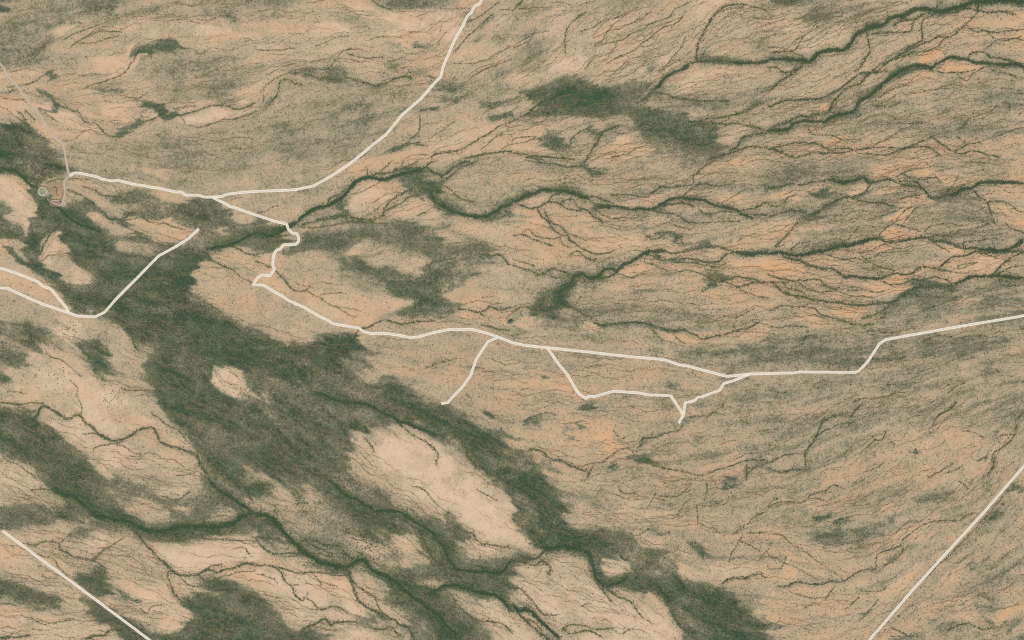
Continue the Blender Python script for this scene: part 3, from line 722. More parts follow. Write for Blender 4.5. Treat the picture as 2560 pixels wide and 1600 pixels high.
P .84 .04 .2 4 | 1990,590 2060,480 2130,470 2260,490 2280,560 2250,610 2400,700 2400,740 2150,690 2060,630
P .14 .55 .05 8 | 2280,560 2419,600 2419,680 2290,610
P .2 .6 .05 14 | 2260,1130 2419,1120 2419,1380 2300,1400 2250,1300
P .5 .3 .2 8 | 2280,1400 2419,1360 2419,1512 2280,1512
L 4 .8 | 0,780 100,790 200,800 320,780 420,790
L 7 1 | 300,960 350,900 400,830 450,820 520,870 580,910 660,940 720,900 770,910 800,960 870,1010 920,1060 980,1110 1050,1140 1120,1135 1210,1110 1290,1050 1370,1020 1450,1020 1480,1080 1520,1150 1600,1190 1700,1220 1780,1240 1850,1280 1880,1350 1930,1430 1980,1500
L 5 .7 | 0,870 120,880 250,960 300,960
L 3 .7 | 880,1240 920,1190 1000,1180 1080,1170 1180,1150
L 3 .7 | 1100,1180 1180,1200 1230,1250
L 3 .8 | 1430,880 1540,960 1620,1010 1700,1050 1770,1150
L 6 .9 | 1200,100 1240,150 1260,240 1310,300
L 7 .8 | 1720,220 1900,240 2000,230 2040,170 2120,180 2200,240 2300,250 2350,310 2419,340
L 5 .8 | 1980,600 1970,560 2000,480 1980,400
L 5 .8 | 1970,610 2000,680 2060,740 2130,770 2200,770
L 4 .7 | 2200,770 2280,830 2350,890 2380,830
L 3 .6 | 2170,480 2260,560
L 3 .7 | 420,260 450,320 500,360 600,390 720,490 780,540
L 3 .6 | 660,560 740,640 720,700 770,800 770,900
L 3 .7 | 1130,640 1200,660 1350,670 1420,660
L 3 .6 | 0,1230 60,1320 170,1370 260,1430 350,1500
L 5 .6 | 200,1110 300,1230 400,1330 520,1340
L 4 .6 | 540,1512 530,1380 420,1320
L 3 .7 | 1000,1090 860,1070 780,1080
L 3 .7 | 1640,1460 1720,1470 1850,1440
L 4 .5 | 70,680 160,680 260,700
@C2
P .68 .12 .25 9 | 140,40 620,0 1000,60 980,110 640,130 480,200 380,240 260,200 180,120
P .8 .05 .6 5 | 860,0 1120,0 1000,70 880,40
P .82 .05 .6 5 | 980,130 1060,130 1050,210 960,210
P .3 .4 .05 9 | 860,380 1000,290 1150,320 1100,440 1050,500 950,480
P .56 .15 .4 14 | 900,540 1050,500 1100,400 1200,300 1500,200 2000,150 2419,250 2419,900 2200,900 1900,800 1600,700 1300,600 1100,580
P .1 .45 .05 8 | 960,560 1150,610 1300,610 1500,700 1560,780 1700,830 1900,860 2050,950 2200,1060 2340,1150 2380,1250 2419,1350 2419,1512 2300,1480 2150,1380 2030,1280 1980,1150 1800,1060 1740,1040 1680,1000 1560,920 1500,870 1300,800 1100,700
P .08 .7 .05 8 | 2100,1300 2250,1350 2300,1440 2400,1420 2419,1500 2300,1512 2200,1460
P .24 .25 .1 10 | 500,500 900,560 1100,640 1300,780 1480,860 1400,920 1150,780 900,740 650,660 520,620
P .26 .28 .1 10 | 600,850 700,840 900,960 850,1060 880,1200 800,1100 700,1000
P .55 .1 .15 3 | 1430,920 1500,910 1600,960 1580,980 1450,970
P .55 .1 .15 3 | 1600,1010 1660,1020 1650,1050 1600,1040
P .4 .15 .15 5 | 1780,1100 1860,1090 1960,1180 1980,1290 1900,1240
P .36 .2 .15 8 | 920,780 1160,850 1180,900 1000,940 880,980 750,900
P .56 .12 .2 8 | 900,1040 1050,1060 1200,1120 1130,1190 1000,1150 880,1090
P .64 .1 .2 7 | 900,1200 1050,1250 1180,1400 1200,1512 1020,1512 960,1380 900,1320
P .92 .02 .05 9 | 1110,1200 1200,1130 1400,1200 1640,1280 1720,1400 1900,1440 1980,1512 1540,1512 1300,1350 1150,1260
P .84 .05 .1 5 | 20,700 60,690 100,760 60,760
P .14 .6 .05 9 | 60,780 160,850 250,960 180,960 100,880
P .14 .6 .05 9 | 0,1130 100,1160 250,1330 300,1440 150,1420 50,1320 0,1280
P .6 .15 .2 6 | 0,1440 100,1450 250,1512 0,1512
P .12 .5 .05 6 | 800,1130 880,1150 880,1300 840,1350 800,1260
P .08 .6 .05 7 | 280,230 400,220 390,300 310,320
P .55 .15 .2 8 | 1560,740 1700,790 1740,830 1600,760
L 8 .9 | 0,390 80,430 200,520 260,550
L 6 .9 | 0,320 80,290 150,270 220,220
L 5 .9 | 400,500 460,560 500,620 540,680
L 3 .7 | 520,440 530,560 540,640
L 9 1 | 550,700 650,710 720,740 820,770 900,790 1000,790 1070,810 1130,830 1200,880 1300,910 1350,960 1430,980 1500,1010 1600,1050 1700,1090
L 6 .9 | 1410,970 1420,920 1480,890 1540,910 1600,940 1680,990 1740,1050
L 7 .9 | 1700,1090 1760,1070 1860,1080 1940,1130 1980,1200 2000,1280 2050,1340 2130,1400
L 5 .7 | 1300,920 1400,1020 1480,1090 1580,1130 1660,1200 1720,1280 1700,1380
L 4 .8 | 680,870 760,960 840,1060 870,1150
L 4 .8 | 850,1070 930,990 980,960
L 4 .7 | 1020,1110 1090,1190 1110,1250
L 8 .9 | 60,970 150,1070 220,1170 300,1260 400,1340 480,1400 560,1450 700,1490
L 6 .8 | 630,1150 660,1240 740,1330
L 3 .6 | 480,1130 560,1230 640,1330
L 4 .9 | 950,120 1000,80 1060,70 1120,30 1200,0
L 3 .8 | 940,190 930,140 960,110
L 6 .8 | 2280,1460 2340,1420 2400,1390
L 3 .6 | 1050,600 1150,640 1240,620
L 3 .6 | 920,540 1050,610
L 4 .6 | 1600,460 1750,400 1900,360
L 3 .6 | 540,390 620,450
L 4 .7 | 1980,700 2030,740
S .2 .75 .05 8 3 | 2150,870 2200,890
S .3 .55 .05 20 10 | 2290,1080 2419,1080
S .3 .5 .05 14 7 | 1200,560 1300,550
L 5 .8 | 1240,0 1350,30 1500,20 1700,10
L 5 .8 | 2130,50 2280,90 2400,100
@C3
P .56 .15 .45 14 | 0,480 500,380 1000,480 1300,500 1450,600 1300,660 900,650 700,700 500,600 200,560 0,640
P .66 .1 .5 10 | 0,560 200,560 600,640 700,760 500,740 300,640 0,760
P .66 .1 .45 12 | 0,950 300,950 900,1000 1100,1100 900,1250 700,1330 500,1350 300,1250 0,1180
P .82 .04 .65 6 | 790,1080 860,1060 960,1090 1000,1160 1040,1210 960,1250 860,1220 820,1180
P .78 .05 .5 5 | 1040,1220 1110,1220 1120,1260 1080,1290 1030,1260
P .76 .05 .4 6 | 860,1340 1000,1330 1100,1290 1020,1350 900,1370
P .8 .05 .6 5 | 0,60 120,0 260,0 150,100 60,40
P .8 .05 .6 6 | 600,30 750,0 820,60 860,100 750,120 650,70
P .36 .4 .08 12 | 1550,200 1900,200 2100,280 2419,220 2419,420 2100,430 1800,400 1600,330
P .64 .1 .5 8 | 1380,150 1700,100 1900,100 2100,80 2419,0 2419,180 2000,200 1600,240
P .72 .08 .6 8 | 1500,320 1450,250 1350,320 1400,360
P .3 .35 .1 9 | 0,1200 60,1230 150,1290 250,1380 340,1512 0,1512
P .15 .5 .05 8 | 0,1290 120,1300 240,1380 330,1512 0,1512
P .7 .08 .5 8 | 1900,1300 2100,1260 2200,1320 2100,1360 1950,1340
P .75 .08 .35 5 | 1820,1400 1880,1390 1860,1430
P .64 .1 .4 12 | 330,1450 600,1430 800,1480 900,1512 380,1512
S .22 .6 .05 14 4 | 650,810 740,800
S .14 .6 .05 14 5 | 1180,1310 1290,1325
S .22 .6 .05 10 5 | 1210,1290 1330,1350
S .34 .5 .05 14 7 | 120,970 230,940 240,970
S .3 .5 .05 12 6 | 650,990 670,1020
S .36 .4 .05 16 8 | 540,1040 560,1110
S .3 .5 .05 12 5 | 300,550 350,560
S .35 .5 .05 10 6 | 1440,620 1550,600
S .3 .5 .05 16 8 | 2200,260 2280,270
S .3 .5 .05 12 7 | 2330,370 2400,370
S .4 .4 .05 16 9 | 1720,1110 1780,1140
S .25 .65 .05 10 4 | 900,1400 1000,1360
S .4 .5 .05 24 10 | 350,1400 420,1330
S .14 .75 .05 8 4 | 2080,1500 2140,1500
S .35 .5 .05 16 7 | 100,90 0,140
L 7 .9 | 760,20 850,50 1000,40 1120,20 1220,30 1300,50 1380,70
L 6 .9 | 1380,70 1450,90 1520,100 1620,90 1680,120 1750,150 1820,180 1900,160 1980,140
L 4 .8 | 1430,90 1480,110 1540,95
L 5 .7 | 1980,140 2100,110 2250,60 2350,10
L 3 .7 | 1330,90 1400,170 1450,200
L 3 .7 | 1520,130 1580,190 1640,220
L 6 .8 | 400,1315 470,1330 540,1370 620,1400 700,1430
L 5 .8 | 160,1220 280,1240 350,1300
L 3 .7 | 600,1400 700,1370 780,1350 860,1340 920,1290 1000,1240 1080,1200 1130,1230
L 4 .8 | 1190,1210 1230,1160 1240,1120 1340,1110 1420,1080 1500,1060 1570,1040 1620,980
L 3 .7 | 960,1050 1020,1120 1080,1110
L 3 .7 | 1650,920 1780,910 1880,890 1960,830 2000,800
L 3 .6 | 1860,890 1920,870 2020,900
L 3 .6 | 1970,680 1980,740
L 3 .7 | 120,940 220,900 310,870 420,890
L 4 .7 | 700,1500 770,1370
L 3 .7 | 1130,1230 1170,1290
L 3 .8 | 1320,1370 1450,1400 1640,1440 1760,1470 1850,1450 1960,1400 2100,1370 2200,1330 2419,1320
L 4 .8 | 2210,1512 2215,1360
L 4 .7 | 2215,1450 2300,1390 2419,1350
L 3 .5 | 80,660 180,640
L 3 .4 | 1050,480 1180,480
L 3 .5 | 720,440 880,430
L 3 .5 | 560,1130 640,1140
@C4
P .84 .04 .7 6 | 230,0 580,0 520,70 430,70 330,40
P .78 .05 .6 5 | 640,10 1050,0 960,40 820,40
P .68 .08 .5 5 | 500,880 560,870 580,920 520,930
P .76 .06 .5 6 | 2040,280 2100,280 2080,340 2040,350
P .72 .07 .4 6 | 1900,380 1960,370 1940,430 1890,420
P .68 .1 .4 8 | 1820,500 1960,440 1900,540
P .68 .1 .4 8 | 1600,840 1700,720 1780,730 1700,830 1600,870
P .66 .1 .4 8 | 1050,770 1130,790 1100,850
P .66 .1 .45 8 | 600,1200 720,1210 700,1250
P .78 .06 .7 6 | 890,1280 940,1280 930,1350 890,1340
P .64 .1 .5 10 | 940,1280 1200,1250 1150,1400 960,1400
P .84 .04 .8 6 | 1890,1390 2080,1350 2060,1440 1960,1470 1880,1440
P .6 .12 .45 14 | 1200,1050 1800,1000 2300,1100 2200,1400 1800,1500 1300,1500 1000,1300
P .8 .05 .55 6 | 2180,1100 2340,1100 2280,1140 2190,1120
P .6 .12 .6 10 | 500,1400 900,1300 860,1512 400,1512
P .4 .3 .08 12 | 0,160 500,100 900,200 900,400 500,430 200,400 0,340
P .4 .3 .08 14 | 1000,300 1500,240 2000,150 2000,330 1500,400 1000,400
S .28 .6 .05 12 5 | 940,100 990,100
S .35 .6 .05 14 7 | 0,240 80,270
S .3 .65 .05 14 6 | 560,400 740,400 860,400
S .35 .6 .05 10 5 | 370,290 420,390
S .2 .7 .05 12 4 | 1390,1230 1400,1240
S .3 .6 .05 8 3 | 2130,210 2190,160
S .3 .5 .05 9 4 | 2070,1050 2150,1080
S .3 .6 .05 7 3 | 1960,1330 2040,1320
S .35 .6 .05 8 3 | 2080,1430 2000,1500
L 3 .8 | 330,230 350,180 400,150 470,170
L 3 .6 | 100,270 220,270 320,230
L 4 .8 | 350,1250 440,1130 480,1040 510,970 590,920 700,900 780,910 830,850 900,790
L 3 .7 | 450,1120 520,1050 600,1020 680,980
L 4 .7 | 690,980 800,970
L 3 .8 | 860,1270 940,1200 1010,1130 1080,1130 1120,1040
L 4 .8 | 340,1250 350,1400 230,1410 100,1440 0,1400
L 3 .8 | 0,1350 80,1310 180,1270 340,1260
L 4 .7 | 1550,1000 1620,900 1700,860 1780,770
L 3 .7 | 1700,690 1780,620 1880,570
L 3 .7 | 800,780 900,740 1000,740 1100,730 1200,690 1300,680
L 3 .6 | 2360,980 2360,1040
L 3 .7 | 2100,1340 2140,1250 2250,1180 2330,1100 2350,950 2419,880
L 3 .6 | 1840,1050 1950,1070 2060,1130
L 3 .7 | 1160,1130 1200,1190
L 4 .7 | 1500,1500 1640,1420 1750,1350
L 3 .6 | 1660,1450 1780,1420 1840,1370
L 3 .6 | 900,1440 1020,1400 1100,1330
L 4 .7 | 2080,1450 2120,1380 2140,1300
L 3 .5 | 0,650 150,690 240,640
L 4 .6 | 980,370 1200,370 1300,340
L 3 .6 | 1450,200 1620,150 1760,170 1900,150
L 3 .5 | 1800,380 1950,350
L 3 .5 | 1960,810 2080,760
L 3 .6 | 2150,460 2190,500
L 3 .6 | 1110,620 1330,600
L 3 .7 | 0,60 120,70 230,60 380,70
L 5 .7 | 660,0 760,30 880,50 1000,40
L 3 .7 | 1040,90 1110,130 1240,120
@D1
P .2 .4 .08 10 | 0,230 200,220 270,190 400,240 560,230 700,200 830,300 750,400 560,390 400,440 200,450 0,450
P .55 .2 .2 8 | 360,110 600,130 650,200 450,200
P .72 .08 .2 7 | 0,130 240,140 200,210 0,240
P .72 .08 .2 6 | 0,0 320,0 320,50 150,60 0,40
P .7 .1 .25 7 | 220,480 480,430 660,470 640,560 560,600 380,580 340,600 220,560
P .82 .05 .25 6 | 800,540 950,490 1040,510 1000,600 1180,540 1000,630 880,700 760,670
P .64 .04 .25 5 | 820,600 880,590 920,600 860,620
P .3 .3 .1 8 | 660,480 800,430 1000,420 1200,460 1260,530 1050,510 900,480 760,530 650,560
P .82 .05 .15 6 | 1480,80 1600,40 1720,50 1740,120 1640,160 1540,150
P .8 .05 .2 4 | 1720,270 1850,280 1860,310 1770,320
P .72 .08 .2 7 | 1980,360 2080,300 2250,300 2270,360 2150,400 2000,390
P .66 .12 .25 9 | 1220,120 1400,200 1600,310 1560,400 1400,360 1240,260
P .62 .1 .3 14 | 1100,600 1350,600 1440,740 1560,820 1560,960 1400,980 1200,860 1050,800 960,740
P .66 .1 .35 14 | 100,680 350,700 560,820 700,960 760,1050 600,1050 400,1050 150,960 0,880 0,720
P .84 .04 .3 8 | 1100,960 1300,930 1560,1000 1600,1080 1500,1100 1250,1120 1160,1060
P .76 .06 .3 9 | 950,800 1100,850 1200,920 1100,960 1020,900
P .72 .08 .2 6 | 570,600 680,600 900,650 1000,700 880,740 780,740 680,700 600,680
P .8 .06 .2 5 | 1620,900 1700,920 1760,980 1880,1000 1960,1060 2120,1080 2120,1130 2000,1110 1850,1130 1740,1100 1640,1020
P .86 .04 .15 6 | 1560,570 1800,580 2200,590 2419,600 2419,790 2300,790 2100,840 2030,850 1950,840 1850,900 1740,890 1660,840 1640,720 1560,640
P .88 .03 .15 7 | 1700,650 2000,620 2300,760 2100,790 1850,850 1720,800
P .84 .05 .35 5 | 1440,1340 1540,1260 1640,1280 1740,1370 1720,1430 1640,1440 1500,1420
P .8 .06 .3 6 | 1340,1200 1430,1160 1520,1180 1420,1230 1380,1240
P .76 .07 .2 7 | 1000,1150 1090,1110 1150,1180 1150,1260 1050,1220
P .16 .5 .05 7 | 680,860 740,900 820,920 900,840 960,880 1000,960 1050,1040 1020,1110 960,1120 860,1050 750,960
P .3 .5 .05 7 | 1100,1010 1170,1060 1200,1110 1340,1150 1320,1180 1200,1170 1120,1110
P .16 .45 .05 8 | 0,910 120,950 260,1030 400,1070 540,1100 600,1180 500,1190 350,1190 240,1220 160,1130 60,1040 0,1020
P .7 .1 .25 6 | 340,1250 480,1200 560,1240 600,1300 400,1350
P .78 .06 .25 8 | 0,1200 120,1190 150,1260 130,1360 350,1440 280,1512 0,1460
P .74 .08 .25 7 | 560,1330 900,1320 1040,1390 960,1440 800,1470 560,1440
P .8 .05 .25 5 | 850,1500 1100,1440 1200,1490 1190,1512 850,1512
P .16 .35 .05 6 | 830,1140 960,1180 1090,1260 1280,1350 1400,1512 1230,1512 1150,1440 960,1330 860,1280 700,1250 850,1230
P .14 .45 .05 7 | 1880,960 2100,940 2300,1000 2419,1080 2419,1200 2200,1240 2000,1240 1880,1180 1950,1130 2100,1150 2140,1080 2000,1060 1920,1030
P .15 .5 .05 9 | 1400,1470 1700,1450 1760,1360 1860,1330 2150,1300 2419,1300 2419,1512 1420,1512
P .36 .3 .08 6 | 2180,1150 2250,1130 2250,1190
L 14 1 | 500,80 600,130 700,150 800,240 880,310 1000,350 1150,380 1280,430
L 13 1 | 1280,430 1400,470 1520,490 1640,460 1780,440 1950,440 2100,440 2200,400 2300,350 2400,310
L 7 .9 | 1380,470 1500,520 1580,520 1680,480
L 8 .9 | 1280,490 1340,560 1420,650 1480,730 1560,790 1610,850
L 6 1 | 1610,850 1700,900 1800,900 1880,890 1950,850 2020,850 2060,870 2130,840 2200,830 2270,810 2300,790 2419,800
L 4 .8 | 1940,870 2000,820 2100,800
L 5 .9 | 1590,860 1590,930 1620,1010 1650,1080 1720,1140 1840,1200
L 3 .7 | 1700,900 1760,980 1860,1010 1900,960
L 3 .7 | 1880,900 1940,960 2050,930 2150,900 2280,870 2419,850
L 10 1 | 1960,0 2060,80 2150,150 2250,210 2330,250 2380,320
L 5 .9 | 2250,210 2290,290 2340,310
L 4 .8 | 2340,110 2400,230
L 5 .8 | 300,90 420,90 520,100
L 5 .9 | 560,0 590,60 620,130
L 4 .7 | 200,600 280,610 340,620 380,590 480,580 560,600
L 4 .9 | 560,600 570,660 640,690 680,720 780,740 880,760 940,790 1000,850
L 3 .7 | 560,600 640,540 680,490
L 3 .7 | 850,750 930,700 1020,640 1100,590 1170,560
L 3 .7 | 880,750 960,700
L 3 .7 | 330,690 420,720 500,740 560,830 640,910
L 4 .8 | 0,1170 100,1170 150,1190
L 7 .9 | 0,1490 100,1490 200,1480 290,1470
L 6 .9 | 800,1500 900,1480 1000,1460 1060,1420 1150,1440 1200,1480 1260,1512
L 3 .6 | 280,1290 400,1360 560,1340 700,1320
L 3 .7 | 1320,1200 1380,1260 1440,1200 1540,1180
L 3 .7 | 1800,500 1920,550 2050,560 2250,570 2419,580
L 4 .7 | 1850,530 1950,510 2100,520 2200,480
L 3 .6 | 2200,650 2300,640 2360,700
L 4 .6 | 1540,150 1640,190 1740,150 1800,110
L 4 .6 | 1750,1380 1740,1420 1690,1450
@D2
P .72 .08 .2 6 | 160,200 240,100 330,90 370,170 380,250 320,260 250,250
P .86 .04 .15 7 | 150,440 240,500 260,540 180,530
P .66 .1 .2 6 | 180,590 320,580 400,660 300,690 220,650
P .78 .06 .2 6 | 280,760 450,730 560,790 480,840 330,790
P .76 .06 .2 8 | 400,80 520,100 640,160 560,200 450,170
P .74 .08 .2 10 | 850,480 960,500 1100,570 1250,640 1250,720 1150,750 1050,710 920,620
P .76 .06 .2 8 | 1330,500 1420,470 1500,540 1520,640 1660,780 1560,820 1440,760 1380,680 1340,600
P .28 .2 .12 10 | 880,110 1100,80 1250,180 1300,280 1130,280 1000,220
P .26 .3 .12 10 | 1060,320 1250,400 1300,460 1280,560 1150,540 1000,470 960,360
P .88 .03 .1 9 | 1300,0 2000,0 2300,200 2419,330 2419,620 2150,600 2080,520 1980,460 1880,380 1700,340 1560,300 1450,180
P .95 .01 .05 9 | 1700,0 1950,20 2250,250 2400,380 2350,440 2150,420 1900,260 1780,120
P .9 .03 .1 6 | 1940,600 2100,600 2150,680 2050,730 1980,700
P .76 .05 .15 8 | 2150,700 2419,640 2419,740 2100,760
P .22 .35 .1 10 | 1750,300 1900,340 1980,460 2060,520 2090,580 2000,600 1850,530
P .24 .3 .1 12 | 1280,360 1480,330 1700,380 1800,480 1950,620 1980,750 2200,770 2419,760 2419,900 1900,880 1780,840 1650,680 1550,480 1400,420
P .24 .45 .1 10 | 1300,860 1600,820 1850,870 2300,900 2419,900 2419,1080 2200,1060 1900,1000 1700,1040 1500,980 1350,940
P .7 .08 .3 5 | 1500,970 1900,975 1880,1000 1650,1020 1520,1000
P .85 .04 .2 5 | 1130,930 1200,960 1300,1050 1240,1060 1160,980
P .84 .05 .15 7 | 900,900 1050,900 1150,1000 1180,1080 1100,1130 980,1000 920,950
P .6 .2 .2 7 | 930,920 1130,930 1180,1080 1080,1060 960,980
P .88 .03 .3 8 | 0,860 200,830 260,880 400,900 560,900 860,900 890,1000 960,1140 1060,1210 1160,1260 1000,1270 800,1220 560,1160 400,1120 300,1050 200,930 0,900
P .88 .03 .3 8 | 0,900 240,940 330,1050 400,1130 560,1210 650,1210 900,1260 700,1320 620,1310 540,1370 400,1400 280,1330 200,1150 0,1020
P .72 .03 .1 6 | 300,1260 370,1240 370,1310 310,1320
P .64 .15 .3 8 | 100,1080 300,1080 330,1220 200,1260 60,1180
P .12 .5 .05 9 | 0,1100 40,1120 120,1200 250,1290 320,1400 400,1430 550,1400 600,1420 700,1512 0,1512
P .8 .05 .2 6 | 560,1400 640,1340 700,1400 620,1470 570,1460
P .84 .05 .25 6 | 800,1400 1080,1360 1150,1440 1200,1512 950,1512 860,1460
P .3 .4 .08 8 | 750,1330 950,1290 1100,1280 1300,1350 1100,1350 1150,1400 1300,1400 1340,1460 1200,1440 1000,1360 800,1360
P .8 .05 .2 6 | 1150,1150 1250,1220 1420,1300 1500,1380 1350,1370 1250,1260 1170,1210
P .6 .15 .2 8 | 1700,1080 2000,1060 2150,1100 2050,1150 1850,1160
P .86 .04 .12 7 | 2070,1140 2250,1120 2380,1230 2419,1300 2419,1360 2250,1320 2100,1220
P .76 .06 .2 7 | 1780,1170 1980,1160 2100,1280 2300,1340 2350,1400 2150,1380 1950,1260
P .72 .04 .12 6 | 2200,1370 2350,1350 2419,1440 2419,1512 2280,1500
P .18 .35 .08 10 | 1350,1050 1700,1120 1900,1260 2150,1400 2250,1512 1600,1512 1450,1350 1300,1200 1200,1100
L 16 1 | 0,340 80,330 150,380 220,440 300,520 380,600 460,680 560,750 700,800 860,830
L 13 1 | 860,830 1000,750 1100,840 1200,900 1330,960 1400,1040 1540,1140 1700,1260 1800,1380 1900,1490
L 8 .8 | 420,570 560,570 640,610 760,620 850,700 930,750
L 4 .7 | 480,610 600,640 700,690 800,690 860,710
L 4 .7 | 580,690 700,720 850,730
L 9 1 | 680,0 760,60 820,120 880,160 960,190 1020,240 1090,260 1140,300 1250,290 1350,300 1420,350 1500,390
L 6 .8 | 1130,300 1190,360 1240,380 1310,340 1380,360 1440,380
L 9 1 | 1500,390 1590,450 1680,520 1740,590 1790,660 1820,750 1870,820 1900,850 2000,860 2150,870 2280,880 2340,860 2370,800 2419,770
L 6 .8 | 1560,480 1600,600 1700,770 1800,850
L 7 1 | 880,830 880,900 910,980 940,1060 980,1150 1060,1210 1160,1260 1220,1310 1300,1320 1360,1370 1440,1400 1500,1512
L 4 .8 | 1130,1120 1160,1210 1220,1270 1300,1320
L 4 .7 | 960,1000 1050,1060 1130,1110
L 10 1 | 1600,1080 1700,1050 1780,1000 1900,1000 2000,1030 2100,1060 2200,1080 2300,1120 2380,1200 2419,1240
L 6 .9 | 1380,960 1500,1000 1640,1030 1700,1040
L 4 .9 | 0,810 100,800 180,830 240,880 280,960 340,1010 370,1080 430,1140 480,1120 540,1160 580,1210 650,1220 720,1200 800,1210 870,1260
L 5 .8 | 180,820 300,850 400,880 520,870 700,890 850,900
L 3 .8 | 540,890 600,960 620,1010
L 2 .7 | 620,960 700,990 780,1000
L 3 .6 | 340,1000 420,990
L 3 .6 | 0,890 80,900 150,930 220,980
L 6 1 | 420,1450 480,1390 560,1360 640,1310 680,1340 710,1385 750,1350 850,1340 960,1340
L 5 .8 | 1110,1400 1200,1410 1270,1390 1330,1440 1400,1480
L 5 .8 | 0,540 100,550 230,545
L 5 .8 | 0,560 80,660 170,700 280,690 400,690
L 4 .7 | 330,110 390,200 380,250
L 4 .7 | 380,240 430,215 500,220
L 2 .8 | 1480,60 1560,80 1640,150 1700,220 1780,290 1850,320
L 5 .8 | 1880,440 1960,480 2040,510 2080,560 2140,610 2160,600 2250,620 2400,640
L 4 .7 | 1140,90 1220,180 1300,240
L 3 .7 | 2080,80 2160,130 2280,200
L 4 .7 | 1860,1090 1900,1180 1990,1260 2100,1330 2300,1350 2419,1440
L 4 .7 | 2200,900 2300,950 2419,1030
L 4 .6 | 440,1120 500,1060
L 3 .5 | 1280,1220 1400,1300 1560,1380
L 5 .6 | 1600,1260 1700,1330 1760,1400
@D3
P .1 .55 .05 8 | 0,0 340,40 400,100 450,250 500,350 530,450 600,500 560,600 400,580 330,560 250,560 200,480 50,400 0,230
P .38 .15 .12 7 | 270,440 330,420 350,560 300,560
P .3 .25 .1 8 | 20,170 150,170 260,320 200,460 80,400 20,280
P .5 .15 .1 8 | 640,450 780,400 830,430 720,500
P .6 .1 .2 6 | 700,440 800,410 780,450
P .24 .25 .1 10 | 540,500 700,520 850,460 1000,470 1100,500 1040,560 880,590 700,600 580,600
P .2 .5 .05 9 | 1000,470 1170,520 1230,650 1180,680 1050,640 950,600
P .3 .25 .1 9 | 760,650 950,640 1040,720 900,720 850,800 850,900 800,850
P .78 .06 .15 5 | 860,820 900,720 980,740 1080,800 1060,880 980,940 900,910
P .8 .04 .1 4 | 980,790 1040,780 1070,830 1010,870
P .48 .1 .15 5 | 1060,700 1110,690 1150,770 1100,780
P .5 .15 .15 4 | 1130,670 1200,670 1220,700 1150,710
P .7 .1 .2 8 | 370,820 450,760 620,740 700,760 750,850 770,960 700,960 560,960 400,1000 370,900
P .84 .04 .1 8 | 400,1000 600,980 780,980 900,1130 1000,1200 1250,1280 1300,1330 1480,1380 1460,1440 1300,1512 900,1512 600,1420 400,1280 300,1300 350,1150
P .66 .04 .12 8 | 850,1240 950,1180 1020,1240 940,1330 860,1300
P .74 .08 .15 5 | 120,960 180,920 260,960 250,1060 200,1110 130,1040
P .72 .1 .25 8 | 1270,1180 1380,1140 1450,1200 1480,1330 1350,1300 1280,1250
P .84 .04 .1 5 | 1470,1470 1560,1430 1700,1512 1500,1512
P .86 .03 .08 6 | 0,560 100,590 150,610 0,640
P .9 .03 .08 6 | 0,420 120,560 160,600 60,600 0,560
P .88 .03 .12 8 | 0,1270 100,1370 200,1460 290,1512 0,1512
P .82 .05 .15 6 | 80,1230 240,1270 380,1380 470,1400 420,1430 300,1360 200,1310
P .12 .55 .05 6 | 1170,740 1250,670 1360,650 1430,690 1500,780 1560,830 1580,940 1640,1040 1550,1070 1450,1120 1200,1080 1000,1000 900,1010 830,960 1030,960 1120,880
P .2 .35 .08 8 | 1180,790 1350,800 1450,850 1500,960 1400,1000 1300,920 1150,880
P .14 .4 .08 9 | 1600,960 1800,990 1900,1050 2000,1000 2100,1100 2250,1260 2350,1400 2400,1512 1750,1512 1620,1440 1520,1330 1480,1180 1450,1100
P .28 .25 .1 8 | 1620,1230 1740,1260 1850,1350 1900,1420 1780,1450 1650,1370
P .12 .7 .05 8 | 1850,1400 2050,1420 2080,1512 1900,1500
P .7 .08 .35 8 | 1200,520 1400,560 1540,520 1600,560 1350,640 1250,650
P .76 .06 .25 9 | 1580,850 1800,830 2300,800 2419,840 2419,900 2200,930 2000,960 1700,960 1600,950
P .82 .05 .35 6 | 960,230 1130,200 1180,240 1080,270 1000,270
P .54 .15 .3 10 | 1850,180 2300,180 2400,330 2100,450 1900,400
P .48 .05 .05 7 | 1270,330 1340,320 1350,350 1290,360
P .64 .1 .35 10 | 500,270 1000,290 1600,300 1650,380 1250,420 1000,400 550,420
P .14 .75 .05 4 | 2000,40 2100,80 2080,110 2010,90
P .26 .5 .05 5 | 2000,20 2200,0 2180,50 2090,40
P .25 .55 .05 6 | 1640,570 1720,600 1800,620 1840,700 1780,740 1740,680 1680,620
P .7 .1 .3 6 | 1560,600 1660,600 1660,670 1600,690
S .4 .4 .05 14 7 | 1860,760 1940,740
S .34 .5 .05 12 6 | 530,230 560,250
L 14 1 | 280,640 360,650 440,630 560,640 660,650
L 10 1 | 660,650 720,700 760,780 780,880 810,950 880,990
L 12 .9 | 880,990 960,990 1040,960 1100,910
L 8 .9 | 0,770 80,760 160,740 240,740 280,690 330,650
L 5 .8 | 60,770 140,790 230,800 280,740
L 6 .9 | 640,640 700,610 800,600 880,600 960,600
L 5 .8 | 860,610 940,660 1010,700 1030,740 1120,770
L 5 .7 | 160,600 220,610 280,650
L 7 .8 | 220,200 280,290 330,340 340,420 350,520
L 5 .8 | 380,330 420,310
L 8 .8 | 280,760 350,820 340,900
L 12 .9 | 0,1170 60,1230 140,1230 220,1280 300,1360 380,1430 450,1512
L 8 .9 | 40,1240 120,1330 200,1400 290,1460 350,1512
L 4 .8 | 130,1310 220,1350 280,1430
L 5 .7 | 0,1020 80,1040 160,1110 240,1200 300,1270 380,1280
L 3 .6 | 380,1280 450,1270
L 4 .8 | 800,970 850,1040 900,1110 950,1160
L 5 .8 | 900,1030 1000,1100 1100,1140 1160,1190
